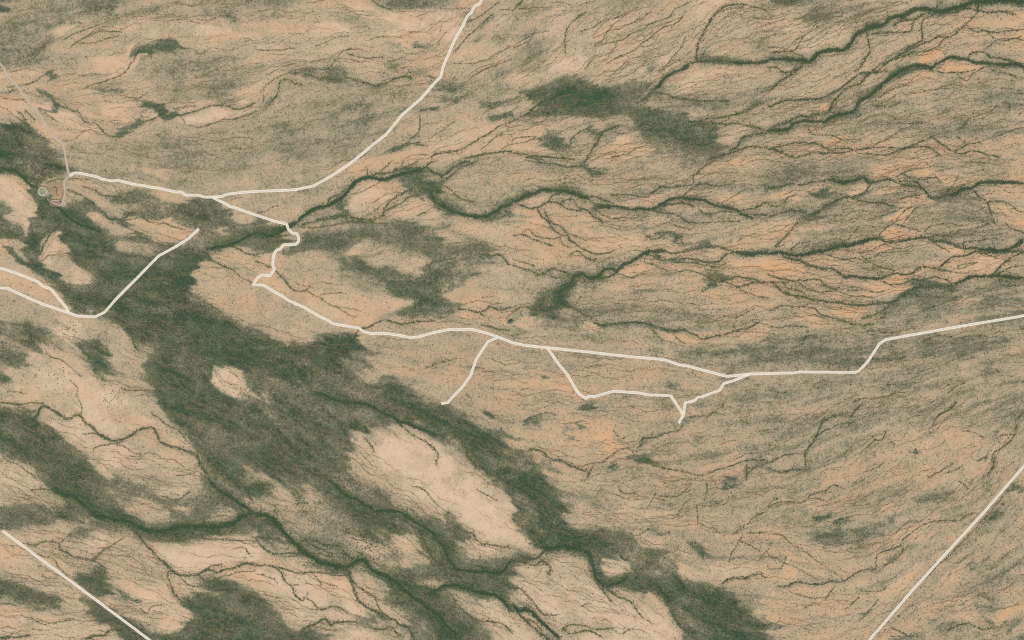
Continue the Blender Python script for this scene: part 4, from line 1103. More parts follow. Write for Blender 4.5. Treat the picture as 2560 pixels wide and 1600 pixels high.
L 3 .8 | 1160,1190 1220,1280 1330,1370
L 12 .8 | 1380,1000 1440,1080 1500,1160
L 9 .8 | 1560,960 1590,1020
L 6 .8 | 1600,1180 1700,1260 1780,1320 1860,1350 1940,1390
L 8 .8 | 1500,1230 1560,1340 1640,1420 1740,1460
L 4 .8 | 470,1410 560,1370 700,1380 800,1410 950,1400
L 5 .7 | 470,1410 560,1450 680,1420 780,1440 860,1500
L 3 .6 | 950,1400 1020,1450 1150,1400
L 4 .9 | 1980,980 2040,940 2100,930 2200,940 2250,910 2340,890 2400,920
L 3 .6 | 1000,60 1060,130 1150,120 1220,150 1300,160
L 3 .6 | 1380,150 1540,160 1620,120 1700,30
L 3 .6 | 1350,170 1450,200
L 3 .6 | 1170,530 1300,470 1400,520 1500,490
L 3 .6 | 1000,540 1080,500 1170,530
L 3 .7 | 1760,400 1860,450 1940,460
L 3 .7 | 2220,430 2280,350 2360,310 2419,280
L 3 .6 | 1550,340 1650,200
L 3 .6 | 2120,560 2250,620 2350,670
L 4 .6 | 2200,500 2400,500
L 3 .7 | 1840,40 1840,130
L 3 .5 | 640,1200 700,1160 760,1170
L 3 .5 | 2080,520 2150,460 2200,430
@D4
P .6 .12 .4 16 | 0,500 300,520 700,700 1300,800 1600,700 1700,640 1400,1000 1000,1400 900,1512 0,1400
P .44 .28 .1 14 | 400,450 800,450 1000,560 900,780 700,650 400,600
P .44 .1 .1 10 | 1100,400 1200,300 1400,260 1400,310 1250,450 1080,500
P .78 .05 .65 6 | 1340,370 1450,320 1540,340 1520,380 1400,390
P .74 .07 .5 6 | 1270,530 1400,510 1470,530 1300,610
P .74 .05 .6 9 | 1200,800 1400,850 1500,800 1400,900 1250,880
P .76 .06 .6 6 | 60,860 200,810 260,890 200,930 60,930
P .74 .06 .6 6 | 660,860 760,860 760,930 700,920
P .7 .07 .5 12 | 1000,1060 1200,980 1400,900 1300,1020 1100,1160
P .76 .05 .6 7 | 1780,1260 1980,1250 1950,1330 1850,1320
P .74 .05 .6 8 | 2200,1230 2400,1200 2300,1300 2180,1320
P .48 .1 .12 8 | 1750,1420 1950,1400 2000,1450 1800,1512 1700,1500
P .7 .1 .4 2 | 1760,820 1800,820 1840,940 1800,940
P .7 .1 .4 2 | 1680,880 1720,880 1780,970 1740,970
P .7 .1 .4 2 | 1840,850 1870,860 1880,930 1860,930
P .72 .1 .4 2 | 1840,1100 1870,1100 1890,1200 1860,1200
P .72 .1 .4 2 | 1770,1120 1800,1100 1820,1230 1780,1230
P .7 .1 .4 2 | 1840,700 1860,730 1870,820 1850,800
P .64 .1 .3 3 | 1740,1050 1755,1050 1755,1200 1740,1200
P .72 .08 .6 8 | 350,170 450,200 480,300 380,260
P .68 .08 .5 8 | 1050,200 1150,190 1200,290 1100,260
P .46 .2 .15 12 | 1900,800 2250,800 2300,950 2000,1000
S .22 .6 .05 16 5 | 430,370 500,350
S .26 .6 .05 16 6 | 640,400 700,370
S .3 .5 .05 16 9 | 430,560 640,500
S .3 .5 .05 16 8 | 780,480 840,510
S .36 .5 .05 20 9 | 1420,180 1560,130
S .26 .6 .05 14 5 | 2090,370 2140,360
S .36 .5 .05 14 7 | 2330,60 2400,60
S .24 .5 .05 9 4 | 2110,1350 2160,1360
S .3 .5 .05 12 5 | 830,1290 870,1300
S .3 .5 .05 9 4 | 1120,750 1200,750
S .36 .5 .05 14 7 | 1960,1180 2060,1180
S .36 .5 .05 12 6 | 780,20 830,30
S .3 .5 .05 12 6 | 0,1360 40,1400
S .4 .4 .05 12 6 | 1960,820 2080,770
S .3 .5 .05 14 6 | 2290,1400 2340,1380
S .4 .4 .05 14 8 | 1300,640 1360,620
S .3 .6 .05 4 2 | 1720,820 1760,870
S .34 .6 .05 5 3 | 1520,1100 1560,1090
L 3 .8 | 0,250 100,215 200,205 300,210 400,150 540,100 580,65 640,55 720,80
L 3 .7 | 0,270 20,220 100,170
L 3 .5 | 430,170 540,190
L 4 .9 | 90,1000 180,1000 260,970 360,970 400,990 500,980 600,965 680,970 760,940 840,880 920,850 1020,840
L 3 .7 | 1020,840 1100,800 1180,770 1250,700 1280,640
L 3 .8 | 1020,830 1020,740 1060,690 1150,660 1250,620 1280,560 1340,510
L 3 .7 | 1340,510 1440,440 1520,400 1650,380 1800,390 1880,330 1960,310
L 2 .6 | 0,700 100,750 180,790 300,840 400,900 520,960
L 2 .6 | 0,510 120,525 200,590 330,660 430,740 550,820 650,890 720,950
L 3 .6 | 830,1010 920,1050 1040,1050 1120,1010
L 3 .5 | 0,840 120,830
L 3 .6 | 250,1080 400,1110 540,1110
L 4 .7 | 1700,1420 1760,1390 1880,1360 1960,1390 2050,1410 2160,1400
L 2 .6 | 1150,1470 1300,1480 1480,1470
L 4 .5 | 950,1512 1280,1130 1600,820 1990,430 2300,60
L 3 .5 | 2320,1180 2380,1160
L 4 .6 | 1980,1090 2060,1110 2110,1160
L 3 .5 | 2200,1400 2260,1320
L 3 .5 | 330,1210 450,1150
'''
# ------------------------------------------------------------------ survey -> fields
PW, PH, ST = 2560, 1600, 2.0
GW, GH = int(PW / ST) + 1, int(PH / ST) + 1
RNG = np.random.RandomState(7)

def hash2(ix, iy, seed):
    n = (ix.astype(np.int64) * 374761393 + iy.astype(np.int64) * 668265263 + seed * 1442695041) & 0xFFFFFFFF
    n = ((n ^ (n >> 13)) * 1274126177) & 0xFFFFFFFF
    n = ((n ^ (n >> 16)) * 2246822519) & 0xFFFFFFFF
    return ((n ^ (n >> 15)) & 0xFFFFFF).astype(np.float32) / float(0xFFFFFF)

def vnoise(x, y, seed):
    x0 = np.floor(x); y0 = np.floor(y)
    fx = (x - x0).astype(np.float32); fy = (y - y0).astype(np.float32)
    fx = fx * fx * (3 - 2 * fx); fy = fy * fy * (3 - 2 * fy)
    x0 = x0.astype(np.int64); y0 = y0.astype(np.int64)
    a = hash2(x0, y0, seed); b = hash2(x0 + 1, y0, seed)
    c = hash2(x0, y0 + 1, seed); d = hash2(x0 + 1, y0 + 1, seed)
    return (a + (b - a) * fx) * (1 - fy) + (c + (d - c) * fx) * fy - 0.5

def fbm(x, y, seed, octv=4, gain=0.55):
    s = 0; a = 1; t = 0
    for k in range(octv):
        ca, sa = math.cos(k * 0.7), math.sin(k * 0.7)
        s = s + a * vnoise((x * ca - y * sa) * 2 ** k, (x * sa + y * ca) * 2 ** k, seed + k * 17)
        t += a; a *= gain
    return s / t * 2        # about -1..1

def boxblur(a, r):
    if r < 1: return a
    for ax in (0, 1):
        for _ in range(3):
            pad = [(0, 0), (0, 0)]; pad[ax] = (r + 1, r)
            c = np.cumsum(np.pad(a, pad, mode='edge'), axis=ax, dtype=np.float64)
            n = a.shape[ax]
            hi = np.take(c, np.arange(2 * r + 1, 2 * r + 1 + n), axis=ax)
            lo = np.take(c, np.arange(0, n), axis=ax)
            a = ((hi - lo) / (2 * r + 1)).astype(np.float32)
    return a

def tile_xf(name):
    if name == 'F': return 0, 0, 2560 / 2419
    return (int(name[1]) - 1) * 640, 'ABCD'.index(name[0]) * 400, 640 / 2419

def parse(txt):
    areas, lines = [], []
    ox = oy = 0; k = 1
    for ln in txt.strip().splitlines():
        ln = ln.strip()
        if not ln or ln[0] == '#': continue
        if ln[0] == '@':
            ox, oy, k = tile_xf(ln[1:]); continue
        h, p = ln.split('|')
        h = h.split()
        pts = np.array([[float(v) for v in q.split(',')] for q in p.split()])
        pts = pts * k + np.array([ox, oy])
        if h[0] == 'L': lines.append((float(h[1]), float(h[2]), pts))
        else: areas.append((h[0], [float(v) for v in h[1:]], pts))
    return areas, lines

def catmull(p, step=4.0):
    p = np.asarray(p, float)
    if len(p) == 2:
        n = max(2, int(np.hypot(*(p[1] - p[0])) / step) + 1)
        return p[0] + (p[1] - p[0]) * np.linspace(0, 1, n)[:, None]
    q = np.vstack([2 * p[0] - p[1], p, 2 * p[-1] - p[-2]])
    out = []
    for i in range(1, len(q) - 2):
        n = max(2, int(np.hypot(*(q[i + 1] - q[i])) / step))
        t = (np.arange(n) / n)[:, None]
        out.append(0.5 * (2 * q[i] + (q[i + 1] - q[i - 1]) * t + (2 * q[i - 1] - 5 * q[i] + 4 * q[i + 1] - q[i + 2]) * t ** 2
                   + (3 * q[i] - q[i - 1] - 3 * q[i + 1] + q[i + 2]) * t ** 3))
    out.append(p[-1:])
    return np.vstack(out)

def resample(p, step):
    d = np.concatenate([[0], np.cumsum(np.hypot(*np.diff(p, axis=0).T))])
    n = max(2, int(d[-1] / step) + 1)
    s = np.linspace(0, d[-1], n)
    return np.stack([np.interp(s, d, p[:, 0]), np.interp(s, d, p[:, 1])], 1), s

def wander(p, w, seed, step=0.9, amp=1.0):
    """resampled course with the small bends of a real wash"""
    q, s = resample(catmull(p), step)
    t = np.gradient(q, axis=0); t /= np.maximum(1e-6, np.hypot(t[:, 0], t[:, 1]))[:, None]
    nrm = np.stack([-t[:, 1], t[:, 0]], 1)
    off = amp * (2.2 * vnoise(s / 23.0, s * 0 + seed * 3.1, 5) * 2 + 1.5 * vnoise(s / 8.5, s * 0 + seed * 1.7, 6) * 2 + 0.5 * vnoise(s / 3.2, s * 0 + seed * 1.3, 8) * 2)
    fade = np.minimum(1, np.minimum(s, s[-1] - s) / 10 + 0.2)
    return q + nrm * (off * fade)[:, None], s

def stamp(F, pts, rad, val, soft=1.2):
    """max of a soft disc at every point; rad in source px"""
    rad = np.broadcast_to(np.asarray(rad, float), (len(pts),)); val = np.broadcast_to(np.asarray(val, float), (len(pts),))
    order = np.ceil((rad + soft) / ST).astype(int)
    for r in np.unique(order):
        m = order == r
        P = pts[m] / ST; R = rad[m] / ST; V = val[m]
        cx = np.round(P[:, 0]).astype(int); cy = np.round(P[:, 1]).astype(int)
        for dy in range(-r, r + 1):
            for dx in range(-r, r + 1):
                x = cx + dx; y = cy + dy
                ok = (x >= 0) & (x < GW) & (y >= 0) & (y < GH)
                d = np.hypot(x - P[:, 0], y - P[:, 1])
                v = V * np.clip((R + soft / ST - d) / (soft / ST * 1.3), 0, 1)
                ok &= v > 0.01
                np.maximum.at(F, (y[ok], x[ok]), v[ok])

def build_fields(txt):
    areas, lines = parse(txt)
    yy, xx = np.mgrid[0:GH, 0:GW].astype(np.float32) * ST
    edge_n = 0.6 * fbm(xx / 60, yy / 48, 12, 3, 0.6) + 0.75 * fbm(xx / 22, yy / 20, 11, 4, 0.8) + 0.45 * fbm(xx / 4.5, yy / 4.5, 13, 2, 0.8)
    base_n = fbm(xx / 190, yy / 110, 21, 4)
    T = (0.58 + 0.05 * base_n).astype(np.float32)
    G = (0.15 + 0.06 * fbm(xx / 120, yy / 90, 31, 4)).astype(np.float32)
    O = (0.28 + 0.1 * fbm(xx / 160, yy / 160, 41, 3)).astype(np.float32)
    def paint(x0, y0, m, t, g, o):
        h, w = m.shape
        n = edge_n[y0:y0 + h, x0:x0 + w]
        m = np.clip(m * 1.22 - 0.02, 0, 1); m = np.clip(m + n * 2.6 * m * (1 - m), 0, 1)
        m = (0.35 * m + 0.65 * m * m * (3 - 2 * m)) * 0.93
        for F, v in ((T, t), (G, g), (O, o)):
            s = F[y0:y0 + h, x0:x0 + w]; s += (v - s) * m
    for kind, prm, pts in areas:
        if kind == 'P':
            t, g, o, soft = prm; soft = soft * 1.35 + 2; pad = soft * 2.4 + 6
        else:
            t, g, o, wd, soft = prm; soft = soft * 1.0 + 1; pad = soft * 2 + wd + 6
        pp = catmull(np.vstack([pts, pts[:1]]), 12.0)[:-1] if kind == 'P' else catmull(pts, 3.0)
        x0 = max(0, int((pp[:, 0].min() - pad) / ST)); x1 = min(GW, int((pp[:, 0].max() + pad) / ST) + 2)
        y0 = max(0, int((pp[:, 1].min() - pad) / ST)); y1 = min(GH, int((pp[:, 1].max() + pad) / ST) + 2)
        if x1 - x0 < 2 or y1 - y0 < 2: continue
        X = xx[y0:y1, x0:x1]; Y = yy[y0:y1, x0:x1]
        if kind == 'P':
            # keep areas that touch the frame from fading at its border
            q = pp.copy()
            q[q[:, 0] < 4, 0] = -60; q[q[:, 0] > PW - 6, 0] = PW + 60
            q[q[:, 1] < 4, 1] = -60; q[q[:, 1] > PH - 6, 1] = PH + 60
            ins = np.zeros(X.shape, bool)
            ys = Y[:, 0]; xs = X[0]
            for i in range(len(q)):
                ax, ay = q[i - 1]; bx, by = q[i]
                if ay == by: continue
                rows = np.where((ys >= min(ay, by)) & (ys < max(ay, by)))[0]
                if len(rows) == 0: continue
                xc = ax + (ys[rows] - ay) * (bx - ax) / (by - ay)
                ins[rows] ^= xs[None, :] < xc[:, None]
            m = boxblur(ins.astype(np.float32), int(round(soft / ST * 0.62)))
        else:
            q, _ = resample(pp, 2.5)
            m = np.zeros(X.shape, np.float32)
            for a, b in q:
                d = np.hypot(X - a, Y - b)
                m = np.maximum(m, np.clip((wd / 2 + soft - d) / (2 * soft) , 0, 1))
        paint(x0, y0, m, t, g, o)
    # natural edges: warp the soil fields
    wx = fbm(xx / 60, yy / 60, 51, 5, 0.6) * 11 / ST; wy = fbm(xx / 60, yy / 60, 61, 5, 0.6) * 9 / ST
    gx = np.clip(xx / ST + wx, 0, GW - 1.001); gy = np.clip(yy / ST + wy, 0, GH - 1.001)
    def bil(F, gx, gy):
        ix = gx.astype(int); iy = gy.astype(int); fx = gx - ix; fy = gy - iy
        return (F[iy, ix] * (1 - fx) + F[iy, ix + 1] * fx) * (1 - fy) + (F[iy + 1, ix] * (1 - fx) + F[iy + 1, ix + 1] * fx) * fy
    T, G, O = [bil(F, gx, gy).astype(np.float32) for F in (T, G, O)]
    # soils grade into each other over wide, uneven margins
    for F in (T, G):
        wgt = np.clip(0.27 + 0.55 * fbm(xx / 80, yy / 70, 65, 3), 0.05, 0.85)
        F += (boxblur(F, 9) - F) * wgt
    # direction of drainage
    C = np.zeros((GH, GW), np.float32); S = np.zeros_like(C); Wt = np.zeros_like(C)
    courses = []
    for i, (w, s, p) in enumerate(lines):
        straight = len(p) == 2 and w <= 2
        q, sl = wander(p, w, i + 1, amp=0.25 if straight else 0.8)
        courses.append((w, s, q, sl))
        t = np.gradient(q, axis=0)
        a = 2 * np.arctan2(t[:, 1], t[:, 0])
        ix = np.clip((q[:, 0] / ST).astype(int), 0, GW - 1); iy = np.clip((q[:, 1] / ST).astype(int), 0, GH - 1)
        np.add.at(C, (iy, ix), np.cos(a) * (w + 2)); np.add.at(S, (iy, ix), np.sin(a) * (w + 2))
    c2 = np.zeros_like(C); s2 = np.zeros_like(C)
    for r, k in ((4, 1.0), (12, 1.5), (36, 3.0), (100, 4.0)):
        c2 += boxblur(C, r) * k; s2 += boxblur(S, r) * k
    ang = 0.5 * np.arctan2(s2, c2) + 0.28 * fbm(xx / 45, yy / 45, 71, 3)
    ux = np.cos(ang).astype(np.float32); uy = np.sin(ang).astype(np.float32)
    def lic(N, n, step=1.0):
        acc = N.copy(); cnt = 1
        for sg in (1, -1):
            px = xx / ST; py = yy / ST; dx = ux * sg; dy = uy * sg
            for _ in range(n):
                px = np.clip(px + dx * step, 0, GW - 1.01); py = np.clip(py + dy * step, 0, GH - 1.01)
                ix = px.astype(int); iy = py.astype(int)
                nx = ux[iy, ix]; ny = uy[iy, ix]
                f = np.sign(nx * dx + ny * dy); f[f == 0] = 1
                dx = nx * f; dy = ny * f
                acc += N[iy, ix]; cnt += 1
        return acc / cnt
    wn = RNG.rand(GH, GW).astype(np.float32) - 0.5
    l1 = lic(wn, 14); l1 /= l1.std()
    l2 = lic(boxblur(wn[::-1], 1), 26); l2 -= boxblur(l2, 10); l2 /= l2.std()
    l3 = lic(boxblur(wn[:, ::-1], 2), 34); l3 -= boxblur(l3, 22); l3 /= l3.std()
    l4 = lic(boxblur(wn[::-1, ::-1], 5), 40); l4 -= boxblur(l4, 60); l4 /= l4.std()
    # margins fray along the flow
    fr = np.where(T < 0.35, 0.65, 1.0)
    D = (2.5 * l2 + 4.0 * l3 + 1.8 * l4) * fr
    gx = np.clip(xx / ST + ux * D / ST * 2.0 - uy * (0.8 * l3 + 1.6 * l4), 0, GW - 1.001); gy = np.clip(yy / ST + uy * D / ST * 2.0 + ux * (0.8 * l3 + 1.6 * l4), 0, GH - 1.001)
    T, G, O = [bil(F, gx, gy).astype(np.float32) for F in (T, G, O)]
    # watercourses
    L = np.zeros((GH, GW), np.float32); H = np.zeros_like(L)
    for i, (w, s, q, sl) in enumerate(courses):
        if w >= 5: s = min(1.0, s)
        n1 = vnoise(sl / 14.0, sl * 0 + i * 2.3, 9) * 2
        n2 = vnoise(sl / 3.5, sl * 0 + i * 2.3, 10) * 2
        rad = w / 2 * (1 + 0.35 * n1 + 0.25 * n2)
        tip = np.clip(np.minimum(sl, sl[-1] - sl) / 12 + 0.45, 0, 1)
        n3 = vnoise(sl / 1.8, sl * 0 + i * 5.3, 14) * 2
        val = s * (0.70 + 0.25 * n1 + 0.3 * n2 + 0.25 * n3) * (0.6 + 0.4 * tip)
        if w < 5:
            stamp(L, q, np.maximum(0.4, rad * 0.72 * tip), np.clip(val * 1.1, 0, 1), 1.4)
        else:
            t_ = np.gradient(q, axis=0); t_ /= np.maximum(1e-6, np.hypot(t_[:, 0], t_[:, 1]))[:, None]
            nr = np.stack([-t_[:, 1], t_[:, 0]], 1)
            for b in range(2 if w < 9 else 3):
                of = w * 0.34 * 2 * (vnoise(sl / 19.0 + b * 7.7, sl * 0 + i * 1.9 + b, 15) + 0.5 * vnoise(sl / 6.0, sl * 0 + i + b * 3, 16))
                nb = vnoise(sl / 2.6, sl * 0 + i * 3.3 + b * 9, 18) * 2
                stamp(L, q + nr * of[:, None], np.maximum(0.5, rad * (0.5 if w >= 9 else 0.44) * tip), np.clip((val + 0.12 + 0.2 * nb) * (1 if w >= 9 else 0.72), 0, 1), 1.5)
            if w >= 9: stamp(H, q[::2], w * 0.5, 0.7 * s, 1.5)
        if w >= 4:
            low = q[len(q) // 2, 1] > 850 or q[len(q) // 2, 0] < 1150
            stamp(H, q[::3], w * (0.85 if w < 9 or not low else 1.35) + 1.5, (0.6 if w >= 9 else 0.38) * s, w * 0.8 + 2)
    H = boxblur(H, 1)
    # small braided threads that follow the drainage
    zone = np.clip((xx - 1150) / 500, 0, 1) * np.clip((900 - yy) / 160, 0, 1)
    zone = np.maximum(zone, 0.55 * np.clip(1 - np.hypot(xx - 1000, yy - 480) / 300, 0, 1))
    zone = np.maximum(zone, 0.35 * (yy > 780) * (xx > 1300))
    zone = np.maximum(zone, 0.55 * (T < 0.4)); zone = np.maximum(zone, 0.85 * (yy > 1120) * (xx < 1560) * (T < 0.8))
    zone = np.maximum(zone, 0.4 * ((yy < 430) & (xx < 1200)))
    K = np.zeros_like(L); threads = []
    zone = zone * np.clip(0.75 + 1.1 * fbm(xx / 110, yy / 80, 77, 3), 0.1, 1.3)
    starts = RNG.rand(9500, 2) * [PW, PH]
    for k, (sx, sy) in enumerate(starts):
        z = zone[int(sy / ST), int(sx / ST)]
        if RNG.rand() > z: continue
        n = int(RNG.uniform(30, 170)); x, y = sx, sy; px = []; sg = 1 if k % 2 else -1
        dx, dy = ux[int(y / ST), int(x / ST)] * sg, uy[int(y / ST), int(x / ST)] * sg
        ph = RNG.rand() * 9
        for j in range(n):
            ix = int(x / ST); iy = int(y / ST)
            if ix < 0 or iy < 0 or ix >= GW or iy >= GH: break
            vx, vy = float(ux[iy, ix]), float(uy[iy, ix])
            if vx * dx + vy * dy < 0: vx, vy = -vx, -vy
            w_ = 0.30 * math.sin(j * 0.11 + ph) + 0.26 * math.sin(j * 0.37 + 2 * ph)
            dx = vx - vy * w_; dy = vy + vx * w_
            r = math.hypot(dx, dy); dx /= r; dy /= r
            x += dx * 1.5; y += dy * 1.5; px.append((x, y))
        if len(px) > 8:
            px = np.array(px); u = np.linspace(0, 1, len(px))
            v = RNG.uniform(0.3, 0.72) * np.clip(4 * u, 0, 1) * np.clip(4 * (1 - u), 0, 1)
            v = v * (0.7 + 0.6 * vnoise(u * len(px) / 5.0, u * 0 + k, 3))
            stamp(K, px, 0.6, v, 1.5); threads.append((px, v))
    return dict(T=T, G=G, O=O, L=np.clip(L, 0, 1), H=H, K=K, l1=l1, l2=l2, l3=l3, l4=l4, xx=xx, yy=yy, courses=courses, threads=threads, ux=ux, uy=uy)

def finish_fields(F):
    T, G, O, L, H, K = [F[k] for k in 'TGOLHK']
    xx, yy = F['xx'], F['yy']
    fine = fbm(xx / 9, yy / 9, 81, 3, 0.7); mid = fbm(xx / 38, yy / 30, 91, 4, 0.6)
    l1, l2, l3, l4 = F['l1'], F['l2'], F['l3'], F['l4']
    flow = 0.4 + 0.6 * np.clip((xx - 1000) / 500, 0, 1)
    dk = np.clip((0.45 - T) / 0.3, 0, 1)
    big = fbm(xx / 95, yy / 75, 95, 4, 0.6)
    sd = np.clip((T - 0.62) / 0.15, 0, 1); st = np.clip(fbm(xx / 75, yy / 60, 97, 5, 0.6) * 2.4 - 0.15, 0, 1)
    nearL = boxblur(np.maximum(L, 0.5 * K), 3)
    st = np.clip(st + 0.16 * l4 + 0.10 * l3, 0, 1)
    T2 = T - sd * 0.20 * st - 0.17 * nearL * (T > 0.3) + 0.02 * big + 0.10 * mid + 0.085 * fine + 0.05 * fbm(xx / 3.6, yy / 3.6, 83, 2, 0.8) + 0.018 * l1 * flow + 0.022 * l2 * flow + (0.020 + 0.018 * dk) * l3 + (0.013 + 0.022 * dk) * l4 + dk * (-0.015 + 0.17 * big + 0.10 * mid + 0.014 * l2 + 0.01 * l1)
    # scrub clumping: grey-green patches on the tan plains
    cl = fbm(xx / 55, yy / 40, 101, 4, 0.62)
    plain = np.clip(1 - np.abs(T - 0.58) / 0.22, 0, 1)
    T2 = T2 - plain * 0.07 * np.clip(cl * 1.6, -0.6, 1)
    G2 = G + 0.05 - 0.015 * l4 - 0.015 * l3 - 0.05 * dk * l4 + plain * 0.08 * np.clip(cl, -0.3, 1) + 0.06 * fine * (0.4 + G * 2) + 0.25 * H + sd * 0.10 * st + 0.35 * nearL - 0.04 * dk + dk * 0.40 * fbm(xx / 70, yy / 60, 96, 4, 0.65)
    T2 = T2 - 0.18 * H * T
    O2 = O + 0.07 * l4 + 0.05 * l3 + 0.18 * fbm(xx / 70, yy / 70, 111, 4) - 0.25 * plain * np.clip(cl, 0, 1)
    T2 = T2 - 0.05 * np.exp(-((T2 - 0.36) / 0.10) ** 2)
    T2 = T2 + 0.045 * np.exp(-((T2 - 0.5) / 0.14) ** 2); T2 = 0.5 + (T2 - 0.5) * 1.08 + 0.02
    LL = np.clip(np.maximum(L, 0.7 * K), 0, 1)
    return np.clip(T2, 0, 1), np.clip(G2, 0, 1), np.clip(O2, 0, 1), LL
import time as _tm
_t0 = _tm.time()
PX = 2.5                                    # metres of ground to one survey unit
def W2(p):
    p = np.asarray(p, float)
    return np.stack([(p[..., 0] - PW / 2) * PX, (PH / 2 - p[..., 1]) * PX], -1)
FLD = build_fields(TRACE)
fT, fG, fO, fL = finish_fields(FLD)
print('fields', round(_tm.time() - _t0, 1))

# ------------------------------------------------------------------ helpers
def lin(c):
    c = np.asarray(c, float) / 255
    return np.where(c < 0.04045, c / 12.92, ((c + 0.055) / 1.055) ** 2.4)
ALB = 0.80                                  # albedo of a tone that shows as white-card 1.0 at this exposure
def alb(c, k=1.0):
    v = lin(c) * ALB * k
    return (float(v[0]), float(v[1]), float(v[2]), 1.0)

def bil(Fd, x, y):
    gx = tri(np.asarray(x, float), PW) / ST; gy = tri(np.asarray(y, float), PH) / ST
    gx = np.clip(gx, 0, GW - 1.001); gy = np.clip(gy, 0, GH - 1.001)
    ix = gx.astype(int); iy = gy.astype(int); fx = gx - ix; fy = gy - iy
    return (Fd[iy, ix] * (1 - fx) + Fd[iy, ix + 1] * fx) * (1 - fy) + (Fd[iy + 1, ix] * (1 - fx) + Fd[iy + 1, ix + 1] * fx) * fy
def tri(v, P):                              # the survey goes on past its border, mirrored
    v = np.mod(v, 2 * P)
    return np.where(v > P, 2 * P - v, v)

HGT = (7 * fbm(FLD['xx'] / 420, FLD['yy'] / 420, 201, 3) + 2.2 * fbm(FLD['xx'] / 70, FLD['yy'] / 60, 202, 4)
       + 2.0 * (boxblur(fT, 4) - 0.5) - 1.5 * boxblur(fL, 1) - 1.4 * FLD['H'] + 0.5 * fbm(FLD['xx'] / 12, FLD['yy'] / 12, 203, 3)).astype(np.float32)

def mat(name, rough=0.9):
    m = bpy.data.materials.new(name); m.use_nodes = True
    nt = m.node_tree; b = nt.nodes['Principled BSDF']
    b.inputs['Roughness'].default_value = rough
    b.inputs['Specular IOR Level'].default_value = 0.08
    return m, nt, b
def ntex(nt, scale, detail=3, rough=0.6, vec=None):
    n = nt.nodes.new('ShaderNodeTexNoise'); n.inputs['Scale'].default_value = scale
    n.inputs['Detail'].default_value = detail; n.inputs['Roughness'].default_value = rough
    if vec: nt.links.new(vec, n.inputs['Vector'])
    return n
def mathn(nt, op, a, b=None, c=None, clamp=False):
    n = nt.nodes.new('ShaderNodeMath'); n.operation = op; n.use_clamp = clamp
    for i, v in enumerate((a, b, c)):
        if v is None: continue
        if isinstance(v, (int, float)): n.inputs[i].default_value = v
        else: nt.links.new(v, n.inputs[i])
    return n.outputs[0]
def mixc(nt, f, a, b):
    n = nt.nodes.new('ShaderNodeMix'); n.data_type = 'RGBA'
    for i, v in ((0, f), (6, a), (7, b)):
        if isinstance(v, (int, float)): n.inputs[i].default_value = v
        elif isinstance(v, tuple): n.inputs[i].default_value = v
        else: nt.links.new(v, n.inputs[i])
    return n.outputs[2]
def objco(nt):
    return nt.nodes.new('ShaderNodeTexCoord').outputs['Object']
def mesh_obj(name, verts, faces, material, parent=None, smooth=False):
    me = bpy.data.meshes.new(name); me.from_pydata([tuple(map(float, v)) for v in verts], [], [tuple(f) for f in faces])
    me.update()
    if smooth: me.polygons.foreach_set('use_smooth', [True] * len(me.polygons))
    if material: me.materials.append(material)
    o = bpy.data.objects.new(name, me); COL.objects.link(o)
    if parent is not None: o.parent = parent
    return o
def tag(o, label=None, cat=None, group=None, kind=None):
    if label: o['label'] = label
    if cat: o['category'] = cat
    if group: o['group'] = group
    if kind: o['kind'] = kind
    return o
COL = bpy.context.scene.collection

def simple_mat(name, c, c2=None, scale=0.4, rough=0.9, k=1.0):
    m, nt, b = mat(name, rough)
    n = ntex(nt, scale, 4, 0.65, objco(nt))
    col = mixc(nt, n.outputs['Fac'], alb(c, k), alb(c2 or tuple(v * 0.8 for v in c), k))
    nt.links.new(col, b.inputs['Base Color'])
    return m

